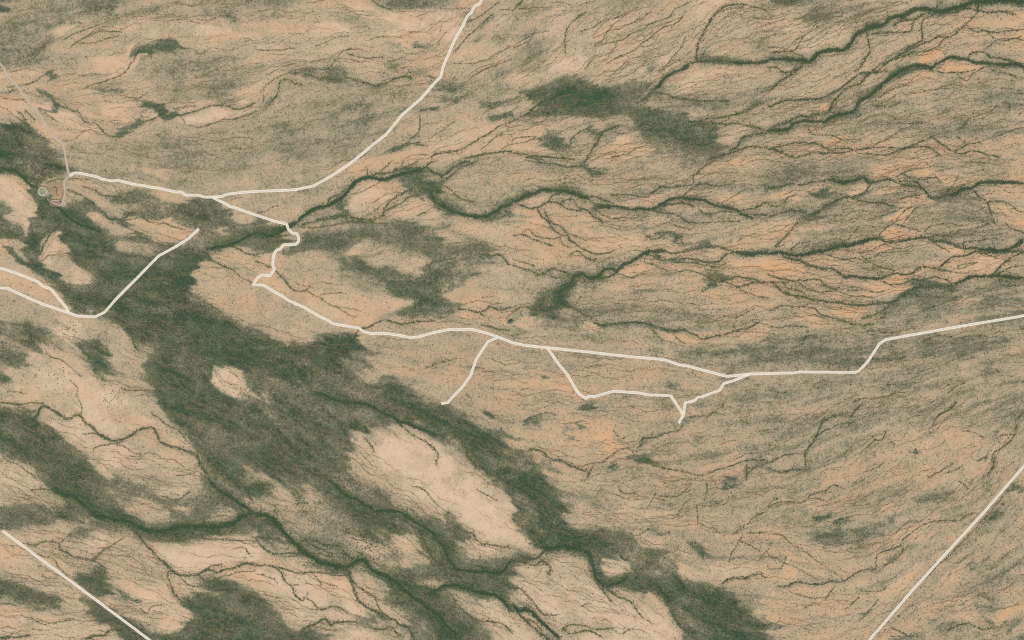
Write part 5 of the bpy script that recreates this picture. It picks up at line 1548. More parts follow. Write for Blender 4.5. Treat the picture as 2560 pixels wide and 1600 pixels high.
# ------------------------------------------------------------------ the ground: one sheet to the horizon
def ground():
    def axis(P):
        core = np.arange(0, P + 1, ST)
        g = ST * 1.3 ** np.arange(1, 33); out = np.cumsum(g)
        return np.concatenate([(-out)[::-1], core, P + out])
    ax, ay = axis(PW), axis(PH)
    X, Y = np.meshgrid(ax, ay)
    Z = bil(HGT, X, Y)
    n, m = len(ax), len(ay)
    co = np.stack([(X - PW / 2) * PX, (PH / 2 - Y) * PX, Z], -1).reshape(-1, 3).astype(np.float32)
    idx = np.arange(n * m, dtype=np.int32).reshape(m, n)
    q = np.stack([idx[1:, :-1], idx[1:, 1:], idx[:-1, 1:], idx[:-1, :-1]], -1).reshape(-1, 4)
    me = bpy.data.meshes.new('ground')
    me.vertices.add(n * m); me.vertices.foreach_set('co', co.ravel())
    me.loops.add(q.size); me.loops.foreach_set('vertex_index', q.ravel())
    me.polygons.add(len(q)); me.polygons.foreach_set('loop_start', np.arange(0, q.size, 4, dtype=np.int32))
    me.polygons.foreach_set('use_smooth', np.ones(len(q), bool))
    me.update(calc_edges=True)
    a = me.color_attributes.new('soil', 'FLOAT_COLOR', 'POINT')
    dat = np.stack([bil(f, X, Y) for f in (fT, fG, fO, fL)], -1).reshape(-1).astype(np.float32)
    a.data.foreach_set('color', dat)
    mt, nt, b = mat('dry_savanna_soil', 0.95)
    at = nt.nodes.new('ShaderNodeAttribute'); at.attribute_name = 'soil'
    sp = nt.nodes.new('ShaderNodeSeparateColor'); nt.links.new(at.outputs['Color'], sp.inputs[0])
    co_ = objco(nt)
    T, G, O, L = sp.outputs[0], sp.outputs[1], sp.outputs[2], at.outputs['Alpha']
    n1 = ntex(nt, 0.085, 3, 0.75, co_); n2 = ntex(nt, 0.02, 4, 0.65, co_); n3 = ntex(nt, 0.05, 2, 0.5, co_)
    d1 = mathn(nt, 'SUBTRACT', n1.outputs['Fac'], 0.5); d2 = mathn(nt, 'SUBTRACT', n2.outputs['Fac'], 0.5)
    n5 = ntex(nt, 0.21, 2, 0.6, co_); d5 = mathn(nt, 'SUBTRACT', n5.outputs['Fac'], 0.5)
    t = mathn(nt, 'ADD', T, mathn(nt, 'ADD', mathn(nt, 'ADD', mathn(nt, 'MULTIPLY', d1, 0.95), mathn(nt, 'MULTIPLY', d5, 0.7)), mathn(nt, 'MULTIPLY', d2, 0.4)), clamp=True)
    rp = nt.nodes.new('ShaderNodeValToRGB'); nt.links.new(t, rp.inputs[0])
    el = rp.color_ramp.elements
    el[0].position = 0.0; el[0].color = alb(RAMP[0]); el[1].position = 1.0; el[1].color = alb(RAMP[4])
    for i in (1, 2, 3):
        e = el.new(i / 4); e.color = alb(RAMP[i])
    c = rp.outputs[0]
    # reddish / yellowish variation of the bare soil
    c = mixc(nt, mathn(nt, 'MULTIPLY', mathn(nt, 'MULTIPLY_ADD', O, 1.3, -0.24, clamp=True), mathn(nt, 'MULTIPLY_ADD', t, 2.0, -0.6, clamp=True), clamp=True), c, alb((214, 163, 116)))
    c = mixc(nt, mathn(nt, 'MULTIPLY_ADD', n3.outputs['Fac'], 1.6, -0.78, clamp=True), c, mixc(nt, 0.5, c, alb((206, 160, 130))))
    n4 = ntex(nt, 0.0095, 4, 0.6, co_)
    c = mixc(nt, mathn(nt, 'MULTIPLY_ADD', n4.outputs['Fac'], 3.0, -1.5, clamp=True), c, mixc(nt, 0.42, c, alb((144, 152, 118))))
    g = mathn(nt, 'ADD', G, mathn(nt, 'MULTIPLY', mathn(nt, 'SUBTRACT', n3.outputs['Fac'], 0.5), 0.3))
    g = mathn(nt, 'MULTIPLY', g, mathn(nt, 'MULTIPLY_ADD', T, -0.45, 0.72), clamp=True)
    c = mixc(nt, g, c, alb(GRN))
    l = mathn(nt, 'MULTIPLY', L, mathn(nt, 'MULTIPLY_ADD', n1.outputs['Fac'], 1.3, 0.25), clamp=True)
    c = mixc(nt, mathn(nt, 'MULTIPLY', l, 0.75), c, mixc(nt, mathn(nt, 'MULTIPLY_ADD', L, 3.0, -1.1, clamp=True), alb((128, 104, 78)), alb(LIN)))
    bl = mathn(nt, 'MULTIPLY', mathn(nt, 'MULTIPLY_ADD', L, 2.6, -1.5, clamp=True), 0.42)
    c = mixc(nt, bl, c, alb((48, 66, 50)))
    nt.links.new(c, b.inputs['Base Color'])
    bp = nt.nodes.new('ShaderNodeBump'); bp.inputs['Strength'].default_value = 0.35; bp.inputs['Distance'].default_value = 1.0
    nt.links.new(n1.outputs['Fac'], bp.inputs['Height']); nt.links.new(bp.outputs[0], b.inputs['Normal'])
    me.materials.append(mt)
    o = bpy.data.objects.new('ground', me); COL.objects.link(o)
    return tag(o, kind='structure')
RAMP = [(58, 67, 51), (112, 107, 83), (169, 156, 125), (201, 174, 139), (220, 190, 158)]
GRN = (52, 88, 62); LIN = (70, 86, 64)
ground()
print('ground', round(_tm.time() - _t0, 1))

# ------------------------------------------------------------------ ribbons that lie on the ground
def ribbon(name, p, half, lift, material, off=0.0, parent=None, cross=4, crown=0.0, fade=False):
    """strip of half-width `half` m along survey course p, `off` m to the left"""
    c = W2(p); t = np.gradient(c, axis=0); t /= np.maximum(1e-6, np.hypot(t[:, 0], t[:, 1]))[:, None]
    nr = np.stack([-t[:, 1], t[:, 0]], 1)
    hw = np.broadcast_to(np.asarray(half, float), (len(p),))
    u = np.linspace(-1, 1, cross + 1)
    P = c[:, None, :] + nr[:, None, :] * (off + hw[:, None] * u[None, :])[..., None]
    sx = P[..., 0] / PX + PW / 2; sy = PH / 2 - P[..., 1] / PX
    z = np.maximum(bil(HGT, sx, sy), bil(HGT, p[:, 0], p[:, 1])[:, None] - 0.6) + lift + crown * (1 - np.abs(u) ** 2)[None, :]
    V = np.concatenate([P, z[..., None]], -1).reshape(-1, 3)
    k = cross + 1; n = len(p)
    i = np.arange(n - 1)[:, None] * k + np.arange(cross)[None, :]
    Fc = np.stack([i, i + k, i + k + 1, i + 1], -1).reshape(-1, 4)[:, ::-1]
    return mesh_obj(name, V, Fc, material, parent, smooth=True)

m_bed = simple_mat('damp_riverbed_silt', (50, 68, 52), (68, 84, 62), 0.05)
nbed = 0
for (w, s, q, sl) in FLD['courses']:
    if w < 9 or sl[-1] < 25: continue
    qq = q[::3]; ss = sl[::3]
    hw = w * PX * (0.24 if qq[len(qq) // 2, 1] > 850 or qq[len(qq) // 2, 0] < 1150 else 0.12) * (1 + 0.8 * vnoise(ss / 9, ss * 0 + w, 77)) * np.clip(np.minimum(ss, ss[-1] - ss) / 15, 0.1, 1)
    o = ribbon('riverbed', qq, hw, 0.35, m_bed, cross=2)
    tag(o, kind='structure'); nbed += 1
print('riverbeds', nbed, round(_tm.time() - _t0, 1))

# thin washes: narrow ribbons of darker silt and low bushes, broken where the water spreads out
def wash_net(name, items, material, kind, label=None):
    VV, FF, base = [], [], 0
    for i, (q, hw) in enumerate(items):
        c = W2(q); t = np.gradient(c, axis=0); t /= np.maximum(1e-6, np.hypot(t[:, 0], t[:, 1]))[:, None]
        nr = np.stack([-t[:, 1], t[:, 0]], 1) * hw[:, None]
        z = bil(HGT, q[:, 0], q[:, 1])
        V = np.stack([np.concatenate([c - nr, (z + .3)[:, None]], 1), np.concatenate([c + nr, (z + .3)[:, None]], 1)], 1).reshape(-1, 3)
        n = len(q); a = np.arange(n - 1) * 2
        on = (hw[:-1] > 0.25) & (hw[1:] > 0.25)
        FF.append((np.stack([a, a + 2, a + 3, a + 1], 1)[on])[:, ::-1] + base); VV.append(V); base += len(V)
    V = np.concatenate(VV).astype(np.float32); Fc = np.concatenate(FF).astype(np.int32)
    me = bpy.data.meshes.new(name); me.vertices.add(len(V)); me.vertices.foreach_set('co', V.ravel())
    me.loops.add(Fc.size); me.loops.foreach_set('vertex_index', Fc.ravel())
    me.polygons.add(len(Fc)); me.polygons.foreach_set('loop_start', np.arange(0, Fc.size, 4, dtype=np.int32)); me.update(calc_edges=True)
    me.materials.append(material); o = bpy.data.objects.new(name, me); COL.objects.link(o)
    print(name, len(Fc)); return tag(o, label=label, kind=kind)
def wash_mat(name, a, b_):
    m, nt, b = mat(name, 0.95); co = objco(nt)
    n = ntex(nt, 0.012, 3, 0.6, co); n2 = ntex(nt, 0.16, 2, 0.7, co)
    f = mathn(nt, 'ADD', mathn(nt, 'MULTIPLY_ADD', n.outputs['Fac'], 3.0, -1.2), mathn(nt, 'MULTIPLY_ADD', n2.outputs['Fac'], 1.6, -0.8), clamp=True)
    nt.links.new(mixc(nt, f, alb(a), alb(b_)), b.inputs['Base Color']); return m
m_thr = wash_mat('rusty_wash_silt', (136, 112, 82), (108, 110, 80))
m_wsh = wash_mat('bushy_wash_silt', (108, 104, 74), (84, 100, 70))
its = []
for k, (px, v) in enumerate(FLD['threads']):
    q = px[::2]
    if len(q) < 5: continue
    u = np.linspace(0, len(q), len(q))
    its.append((q, np.clip(PX * (v[::2] * 1.1 * (0.55 + 1.15 * ((k * 0.618) % 1) ** 1.5)) * (0.75 + 1.3 * vnoise(u / 2.5, u * 0 + k, 44)), 0, 3.2)))
wash_net('shallow_washes', its, m_thr, 'stuff', 'maze of thin rust brown threads of water-worn silt crossing the plains')
its = []
for k, (w, s, q, sl) in enumerate(FLD['courses']):
    if s < .5: continue
    q = q[::2]; sl = sl[::2]; nb = 1 if w < 5 else 2
    t = np.gradient(q, axis=0); t /= np.maximum(1e-6, np.hypot(t[:, 0], t[:, 1]))[:, None]
    for b in range(nb):
        of = (0 if nb == 1 else w * 0.5 * 2 * vnoise(sl / 16.0 + b * 7.7, sl * 0 + k * 1.9 + b, 15))
        qq = q + np.stack([-t[:, 1], t[:, 0]], 1) * (of * np.ones(len(q)))[:, None]
        hw = PX * (0.42 + 0.075 * w) * s * (0.8 + 1.1 * vnoise(sl / 4.5, sl * 0 + k, 45)) * np.clip(np.minimum(sl, sl[-1] - sl) / 8 + .3, 0, 1)
        its.append((qq, hw))
wash_net('wash_bed', its, m_wsh, 'structure')
# ------------------------------------------------------------------ roads
ROADS = []       # (survey course, full width in m)
def rd(parts, label):
    pts = []
    for tile, s in parts:
        ox, oy, k = tile_xf(tile)
        pts += [(float(a) * k + ox, float(b) * k + oy) for a, b in (v.split(',') for v in s.split())]
    ROADS.append((np.array(pts), label))
rd([('A2', '2280,-300 2130,0 2110,40 2065,60 2030,125 1995,155 1950,250 1910,320 1870,385 1850,440 1780,600 1760,660 1745,725 1690,780 1560,930 1380,1085 1300,1185 1230,1270 1100,1370 940,1505'),
    ('B2', '850,60 690,165 540,245 380,280 200,290 0,297'), ('B1', '2300,305 2150,322 2090,345 2000,350')],
   'long pale dirt road curving down from the top edge to the T junction')
rd([('B1', '660,150 700,122 760,125 925,160 955,180 1060,197 1110,190 1290,235 1350,240 1440,260 1500,265 1650,300 1715,302 1755,332 1870,333 1940,352 2000,350')],
   'pale dirt road running east from the farm yard to the junction')
rd([('B1', '2005,351 2090,395 2110,400 2180,442 2230,455 2419,520'),
    ('B2', '180,580 290,605 305,655 345,690 385,695 405,730 400,770 375,800 260,800 225,845 195,848 170,890 160,950 160,1000 175,1035 130,1095 60,1085 30,1100 -12,1150 -25,1178 70,1182 200,1260 240,1280 310,1330 450,1390 620,1490 670,1509'),
    ('C2', '730,35 970,75 1015,110 1050,115 1080,127 1230,127 1360,145 1450,165 1530,160 1670,120 1830,88 2050,90 2200,130 2300,165 2419,212'),
    ('C3', '110,238 340,262 700,300 1100,345 1430,373 1590,425 1660,435 2030,533 2250,510 2419,505'),
    ('C4', '240,500 300,490 820,495 855,480 940,395 1050,225 1110,185 1500,115 1900,45 2300,-20 2419,-42 2900,-130')],
   'main pale dirt road zigzagging across the stream and on to the right edge')
rd([('C2', '2280,168 2195,200 2080,370 2030,520 1960,620 1810,780 1750,790')], 'short pale spur road ending at the dark floodplain edge')
rd([('C3', '335,265 380,330 450,430 520,510 620,680 650,710 700,742 720,722 780,722 960,672 1190,687 1270,705 1500,715 1615,890')],
   'pale side road dropping south then running east to the dead end')
rd([('C3', '2240,513 2090,575 2000,598 1960,665 1890,690 1785,728 1760,728 1720,763 1635,782 1620,890 1575,975')],
   'crooked pale road forking southwest off the main road to a dead end')
rd([('B1', '-400,940 0,1020 130,1060 350,1145 410,1195 470,1212 500,1240 630,1400 648,1440')], 'pale road from the left edge, upper of two that meet by the dark woodland')
rd([('B1', '-400,1205 0,1210 70,1210 240,1290 400,1360 640,1440 740,1475 900,1482 990,1438 1100,1310 1300,1110 1500,905 1650,825 1780,745 1880,650')],
   'pale road bending across the dark floodplain and ending in the open')
rd([('D1', '25,480 740,1007 1410,1512 1700,1720')], 'straight pale road cutting the bottom left corner')
rd([('D4', '770,1712 955,1512 1330,1080 1650,725 2000,345 2300,0'), ('C4', '2419,1375 2800,940')], 'long straight pale road across the bottom right corner')

m_road, nt, b = mat('pale_gravel_road', 0.95)
c = objco(nt); n = ntex(nt, 0.12, 4, 0.7, c)
nt.links.new(mixc(nt, n.outputs['Fac'], alb((222, 210, 188)), alb((206, 194, 170))), b.inputs['Base Color'])
m_verge = simple_mat('bleached_gravel_windrow', (255, 250, 228), (248, 236, 212), 0.3)
ROADMASK = np.zeros((GH, GW), np.float32)
for p, lab in ROADS:
    q, s = resample(p, 1.2)
    stamp(ROADMASK, q, 4.4, 1.0, 1.0)
for p, lab in ROADS:
    q, s = resample(p, 1.6)
    q2 = q.copy()
    for _ in range(1):
        q2[1:-1] = (q2[:-2] + 2 * q2[1:-1] + q2[2:]) / 4
    jit = vnoise(s / 6.0, s * 0 + len(p), 33) * 0.35
    half = (5.1 + jit)
    o = ribbon('dirt_road', q2, half, 0.9, m_road, cross=4, crown=0.15)
    tag(o, label=lab, kind='structure')
    for sg in (-1, 1):
        v = ribbon('verge', q2, 1.35 + 0.6 * vnoise(s / 5.0, s * 0 + sg, 34), 1.05, m_verge, off=sg * 6.4, parent=o, cross=3, crown=0.35)
        v['kind'] = 'structure'
m_track = simple_mat('grey_wheel_worn_track', (198, 180, 158), (178, 160, 138), 0.12)
TR = [([('A1', '-400,160 0,600 60,700 150,800 270,960 390,1110 430,1190 500,1280 590,1360 610,1420 625,1512'), ('B1', '640,90 658,148')], 6.0, 'grey unmetalled track coming in from the top left'),
      ([('B1', '655,152 610,200 610,260 608,340 585,430')], 5.0, 'grey track down the east side of the farm yard'),
      ([('B1', '583,432 540,420 495,405')], 2.6, 'short pale track along the south of the farm yard'),
      ([('B1', '590,412 660,378')], 2.2, 'thin pale path leaving the farm yard eastward'),
      ([('B1', '495,383 575,380')], 2.6, 'short pale strip inside the farm yard')]
for parts, w, lab in TR:
    pts = []
    for tile, s_ in parts:
        ox, oy, k = tile_xf(tile)
        pts += [(float(a) * k + ox, float(b_) * k + oy) for a, b_ in (v.split(',') for v in s_.split())]
    q, s = resample(catmull(np.array(pts)), 1.6)
    stamp(ROADMASK, q, w / 2 + 0.6, 1.0, 1.0)
    o = ribbon('track', q, w * PX / 2 * (0.85 + 0.3 * vnoise(s / 7, s * 0 + w, 3)), 0.8, m_track, cross=3)
    tag(o, label=lab, kind='structure')
print('roads', round(_tm.time() - _t0, 1))

# ------------------------------------------------------------------ scrub and trees
def leaf_mat(name, c1, c2, k=1.0):
    m, nt, b = mat(name, 0.85)
    oi = nt.nodes.new('ShaderNodeObjectInfo')
    n = ntex(nt, 1.3, 3, 0.7, objco(nt))
    f = mathn(nt, 'ADD', mathn(nt, 'MULTIPLY', oi.outputs['Random'], 0.7), mathn(nt, 'MULTIPLY', n.outputs['Fac'], 0.4), clamp=True)
    nt.links.new(mixc(nt, f, alb(c1, k), alb(c2, k)), b.inputs['Base Color'])
    return m
m_scrub = leaf_mat('dry_thorn_scrub_leaf', (84, 88, 62), (120, 114, 84))
m_green = leaf_mat('acacia_leaf', (62, 90, 64), (94, 114, 80))
m_bark = simple_mat('grey_brown_bark', (98, 84, 66), None, 2.0)

def lump(seed, subdiv, squash=0.7, parts=3):
    """shrub or crown of unit radius: a few uneven leafy lobes, and a short stem"""
    r = random.Random(seed); bm = bmesh.new()
    for i in range(parts):
        a = r.uniform(0, 6.28); d = 0.0 if i == 0 else r.uniform(0.35, 0.6); rr = r.uniform(0.55, 0.75) if i else 0.72
        res = bmesh.ops.create_icosphere(bm, subdivisions=subdiv, radius=rr)
        for v in res['verts']:
            k = 1 + r.uniform(-0.22, 0.22)
            v.co = Vector((v.co.x * k + math.cos(a) * d, v.co.y * k + math.sin(a) * d, (v.co.z * k * squash + 0.62 + r.uniform(-0.05, 0.1))))
    return bm
def instanced(name, pts, rad, hgt, material, seed, label):
    """one object: real shrubs standing on the ground, placed by geometry nodes on a cloud of root points"""
    me = bpy.data.meshes.new(name); n = len(pts)
    w = W2(pts); z = bil(HGT, pts[:, 0], pts[:, 1])
    co = np.concatenate([w, z[:, None]], 1).astype(np.float32)
    me.vertices.add(n); me.vertices.foreach_set('co', co.ravel()); me.update()
    rs = np.random.RandomState(seed)
    at = me.attributes.new('size', 'FLOAT_VECTOR', 'POINT')
    at.data.foreach_set('vector', np.stack([rad * rs.uniform(.8, 1.2, n), rad * rs.uniform(.8, 1.2, n), hgt], 1).astype(np.float32).ravel())
    at = me.attributes.new('turn', 'FLOAT', 'POINT'); at.data.foreach_set('value', rs.uniform(0, 6.28, n).astype(np.float32))
    me.materials.append(material)
    o = bpy.data.objects.new(name, me); COL.objects.link(o)
    ng = bpy.data.node_groups.new(name, 'GeometryNodeTree')
    ng.interface.new_socket('Geometry', in_out='INPUT', socket_type='NodeSocketGeometry')
    ng.interface.new_socket('Geometry', in_out='OUTPUT', socket_type='NodeSocketGeometry')
    N = ng.nodes; Lk = ng.links
    gi = N.new('NodeGroupInput'); go = N.new('NodeGroupOutput')
    g2i = N.new('GeometryNodeGeometryToInstance')
    for k in range(3):
        jg = N.new('GeometryNodeJoinGeometry')
        rr = random.Random(seed * 10 + k)
        for j in range(3):
            ico = N.new('GeometryNodeMeshIcoSphere'); ico.inputs['Radius'].default_value = 0.72 if j == 0 else rr.uniform(.45, .62); ico.inputs['Subdivisions'].default_value = 1 if j else 2
            tr = N.new('GeometryNodeTransform'); a = rr.uniform(0, 6.28); d = 0 if j == 0 else rr.uniform(.4, .62)
            tr.inputs['Translation'].default_value = (math.cos(a) * d, math.sin(a) * d, 0.6 + rr.uniform(-.15, .1)); tr.inputs['Rotation'].default_value = (rr.uniform(0, 3), rr.uniform(0, 3), 0)
            tr.inputs['Scale'].default_value = (1, 1, 0.75)
            Lk.new(ico.outputs[0], tr.inputs[0]); Lk.new(tr.outputs[0], jg.inputs[0])
        cone = N.new('GeometryNodeMeshCone'); cone.inputs['Vertices'].default_value = 5; cone.inputs['Radius Top'].default_value = .05; cone.inputs['Radius Bottom'].default_value = .1; cone.inputs['Depth'].default_value = .6
        ct = N.new('GeometryNodeTransform'); ct.inputs['Translation'].default_value = (0, 0, -0.1)
        Lk.new(cone.outputs[0], ct.inputs[0]); Lk.new(ct.outputs[0], jg.inputs[0])
        sp = N.new('GeometryNodeSetPosition'); nz = N.new('ShaderNodeTexNoise'); nz.inputs['Scale'].default_value = 2.2
        vm = N.new('ShaderNodeVectorMath'); vm.operation = 'SUBTRACT'; vm.inputs[1].default_value = (.5, .5, .5)
        vs = N.new('ShaderNodeVectorMath'); vs.operation = 'SCALE'; vs.inputs['Scale'].default_value = 0.5
        Lk.new(nz.outputs['Color'], vm.inputs[0]); Lk.new(vm.outputs[0], vs.inputs[0]); Lk.new(vs.outputs[0], sp.inputs['Offset'])
        sm = N.new('GeometryNodeSetMaterial'); sm.inputs['Material'].default_value = material
        Lk.new(jg.outputs[0], sp.inputs[0]); Lk.new(sp.outputs[0], sm.inputs[0]); Lk.new(sm.outputs[0], g2i.inputs[0])
    iop = N.new('GeometryNodeInstanceOnPoints'); iop.inputs['Pick Instance'].default_value = True
    ri = N.new('FunctionNodeRandomValue'); ri.data_type = 'INT'; ri.inputs[4].default_value = 0; ri.inputs[5].default_value = 2; ri.inputs['Seed'].default_value = seed
    sz = N.new('GeometryNodeInputNamedAttribute'); sz.data_type = 'FLOAT_VECTOR'; sz.inputs['Name'].default_value = 'size'
    tn = N.new('GeometryNodeInputNamedAttribute'); tn.data_type = 'FLOAT'; tn.inputs['Name'].default_value = 'turn'
    cx = N.new('ShaderNodeCombineXYZ'); Lk.new(tn.outputs[0], cx.inputs[2])
    Lk.new(gi.outputs[0], iop.inputs['Points']); Lk.new(g2i.outputs[0], iop.inputs['Instance']); Lk.new(ri.outputs[2], iop.inputs['Instance Index'])
    Lk.new(sz.outputs[0], iop.inputs['Scale']); Lk.new(cx.outputs[0], iop.inputs['Rotation'])
    Lk.new(iop.outputs[0], go.inputs[0])
    md = o.modifiers.new('shrubs', 'NODES'); md.node_group = ng
    return tag(o, label=label, kind='stuff')

rs = np.random.RandomState(3)
def sample(n, dens):
    m = 30
    p = rs.rand(n, 2) * [PW + 2 * m, PH + 2 * m] - m
    d = bil(dens, p[:, 0], p[:, 1])
    return p[rs.rand(n) < d]
clump = 0.5 + 0.5 * fbm(FLD['xx'] / 30, FLD['yy'] / 26, 301, 4, 0.65)
free = 1 - np.clip(ROADMASK * 1.5, 0, 1)
bare = np.clip((fT - 0.62) / 0.2, 0, 1)
d_scrub = np.clip(0.05 + 0.70 * (1 - bare) * np.clip(clump * 1.3, 0, 1), 0, 1) * (0.25 + 0.75 * np.clip((fT - 0.1) / 0.3, 0, 1)) * (1 - 0.9 * np.clip((fT - 0.82) / 0.1, 0, 1)) * free
d_green = np.clip(np.clip(fL * 1.1, 0, 1) ** 1.6 * 0.6 + np.clip(fG - 0.33, 0, 1) * 0.95 * np.clip(0.4 + clump, 0, 1.4) + 0.22 * FLD['H'] * np.clip(clump * 2 - .3, 0, 1.5), 0, 1) * free
ps = sample(330000, d_scrub.astype(np.float32)); pg = sample(420000, d_green.astype(np.float32))

def rows_of_trees():
    P, R = [], []
    r = np.random.RandomState(9)
    for (w, s, q, sl) in FLD['courses']:
        n = int(sl[-1] / 1.5 * (1 + w / 7.0) * s)
        i = r.randint(0, len(q), n)
        t = np.gradient(q, axis=0); t /= np.maximum(1e-6, np.hypot(t[:, 0], t[:, 1]))[:, None]
        g = 0.5 + vnoise(sl / 9.0, sl * 0 + w * 3 + len(q), 55)
        keep = r.rand(n) < 0.3 + 1.1 * g[i]
        o = r.randn(n) * (0.45 + w * (0.29 if q[len(q) // 2, 1] > 850 or q[len(q) // 2, 0] < 1150 else 0.21))
        p = q[i] + np.stack([-t[i, 1], t[i, 0]], 1) * o[:, None]
        P.append(p[keep]); R.append((1.6 + 2.1 * r.rand(n) ** 1.4 * min(1.3, .7 + w / 10))[keep])
    for px, v in FLD['threads']:
        n = int(len(px) * 0.5); i = r.randint(0, len(px), n)
        k = r.rand(n) < v[i] * 1.45
        P.append((px[i] + r.randn(n, 2) * 0.55)[k]); R.append((1.0 + 1.1 * r.rand(n))[k])
    P = np.concatenate(P); R = np.concatenate(R)
    k = bil(free.astype(np.float32), P[:, 0], P[:, 1]) > 0.5
    return P[k], R[k]
pr, rr_ = rows_of_trees()
print('row trees', len(pr))
r1 = 1.3 + 2.3 * rs.rand(len(ps)) ** 2.0; r2 = 1.8 + 2.4 * rs.rand(len(pg)) ** 1.5
print('scrub', len(ps), 'trees', len(pg))
instanced('dry_scrub', ps, r1, r1 * 0.75, m_scrub, 11, 'sparse brown green thorn scrub dotted over the plains')
pg = np.concatenate([pg, pr]); r2 = np.concatenate([r2, rr_])
instanced('riverine_woodland', pg, r2, r2 * 1.0, m_green, 12, 'dense dark green trees and bushes along the washes and floodplains')
print('plants', round(_tm.time() - _t0, 1))
# ------------------------------------------------------------------ things one can point at
def gz(p): return float(bil(HGT, np.array([p[0]]), np.array([p[1]]))[0])
def T2(tile, s):
    ox, oy, k = tile_xf(tile)
    return np.array([[float(a) * k + ox, float(b) * k + oy] for a, b in (v.split(',') for v in s.split())])
def FZ(s): return np.array([[80 + float(a) * .07937, 420 + float(b) * .07937] for a, b in (v.split(',') for v in s.split())])
def DZ(s): return np.array([[1240 + float(a) * .06614, 740 + float(b) * .06614] for a, b in (v.split(',') for v in s.split())])
_bm = bmesh.new(); bmesh.ops.create_icosphere(_bm, subdivisions=1, radius=1.0)
ICO_V = np.array([v.co[:] for v in _bm.verts]); ICO_F = np.array([[v.index for v in f.verts] for f in _bm.faces]); _bm.free()
def stand(name, pts, rad, material, squash=0.8):
    # an Empty at the foot of the stand; its bushes, too small to pick apart, are one part
    e = bpy.data.objects.new(name, None); COL.objects.link(e); c = pts.mean(0); e.location = (*W2(c), gz(c))
    o = clumps('foliage', pts, rad, material, squash); o['kind'] = 'stuff'
    o.parent = e; o.location = -e.location
    return e
def clumps(name, pts, rad, material, squash=0.8):
    """a stand of bushes as one mesh: every bush an uneven rounded crown rooted in the ground"""
    n = len(pts); r = np.random.RandomState(n + 5)
    w = W2(pts); z = bil(HGT, pts[:, 0], pts[:, 1])
    k = rad[:, None] * r.uniform(.75, 1.2, (n, len(ICO_V)))
    V = ICO_V[None] * k[..., None]; V[..., 2] = V[..., 2] * squash + rad[:, None] * squash * .7
    V[..., 0] += w[:, :1]; V[..., 1] += w[:, 1:]; V[..., 2] += z[:, None]
    Fc = ICO_F[None] + (np.arange(n) * len(ICO_V))[:, None, None]
    return mesh_obj(name, V.reshape(-1, 3), Fc.reshape(-1, 3), material)
def along(course, width, dens, seed, edge=1.0):
    r = np.random.RandomState(seed)
    q, s = resample(catmull(course), 0.5) if len(course) > 1 else (course, np.array([0.0]))
    n = max(6, int(dens * (s[-1] + width) * width))
    i = r.randint(0, len(q), n); a = r.uniform(0, 6.283, n); d = width / 2 * np.sqrt(r.rand(n)) * (1 + 0.25 * edge * r.randn(n))
    return q[i] + np.stack([np.cos(a), np.sin(a)], 1) * d[:, None]
m_thick = simple_mat('dense_thicket_leaf', (80, 104, 80), (98, 116, 88), 0.12)
m_row = simple_mat('brushwood_row_leaf', (84, 94, 66), (108, 108, 80), 0.15)
THK = [('B3', '1430,690 1500,682 1570,725 1612,785', 9, 'crescent shaped dark green thicket alone on the orange plain'),
 ('B3', '750,125 820,110 890,100', 17, 'ragged dark thicket below the upper braided wash, right of centre'),
 ('C3', '650,812 740,800', 9, 'small oval dark thicket under the pale side road'),
 ('C3', '1185,1318 1300,1328', 14, 'dark oval thicket on the plain south of the dead end roads'),
 ('D3', '2010,30 2060,70 2110,60', 15, 'bushy dark green thicket near a pale bare spot, lower right'),
 ('A2', '1275,1430 1360,1390 1430,1360', 13, 'slanting dark thicket beside the long curving road'),
 ('A2', '2290,1120 2350,1100 2419,1080', 14, 'dark green thicket west of the big green band at top centre'),
 ('A1', '1340,490 1400,450 1500,440 1640,425', 12, 'long dark thicket on the inner bend of the top left wash'),
 ('A1', '1110,1290 1200,1240 1300,1180', 15, 'green thicket at the foot of the pale top left flats'),
 ('D1', '720,890 800,960 900,950 960,1030 990,1070', 22, 'broad dark thicket right above the bottom left road'),
 ('C4', '1390,1230 1402,1240', 12, 'small round dark thicket in the middle of the right hand plain'),
 ('C4', '945,105 990,95', 11, 'small dark thicket just above the bend of the main road'),
 ('D4', '2095,370 2150,350', 12, 'green thicket just right of the long straight road'),
 ('A1', '2125,130 2190,175', 8, 'small dark thicket near the top of the left hand plain'),
 ('B3', '1790,1250 1850,1200 1925,1160', 9, 'thin slanting thicket forking off the lower wash'),
 ('A2', '1490,440 1600,440', 11, 'clump of dark bushes on the edge of the pale square flat'),
 ('D4', '430,375 500,350', 12, 'squat dark thicket on the plain, bottom right quarter'),
 ('D4', '640,400 705,370', 12, 'second squat dark thicket, right of its twin on the bottom right plain'),
 ('C2', '2150,865 2205,895', 8, 'bright green thicket east of the short spur road'),
 ('B4', '440,330 500,320 565,275', 12, 'green thicket on the plain below the dark tree belt at right'),
 ('C3', '120,975 180,935 240,970', 12, 'forked dark thicket west of the small bare flat'),
 ('D1', '1130,1040 1200,1110 1330,1160', 11, 'straggling thicket beside the pale ground near the bottom left'),
 ('D3', '1690,590 1780,640 1800,720', 14, 'hooked dark thicket on the orange plain above the pale plain'),
 ('C3', '905,1398 1000,1360', 8, 'narrow green thicket below the orange bare flat')]
for i, (tl, s, w, lab) in enumerate(THK):
    p = along(T2(tl, s), w, 0.11, i)
    o = stand('thicket', p, np.random.RandomState(i).uniform(2.0, 3.8, len(p)), m_thick)
    tag(o, lab, 'thicket', 'thickets on the open plain')
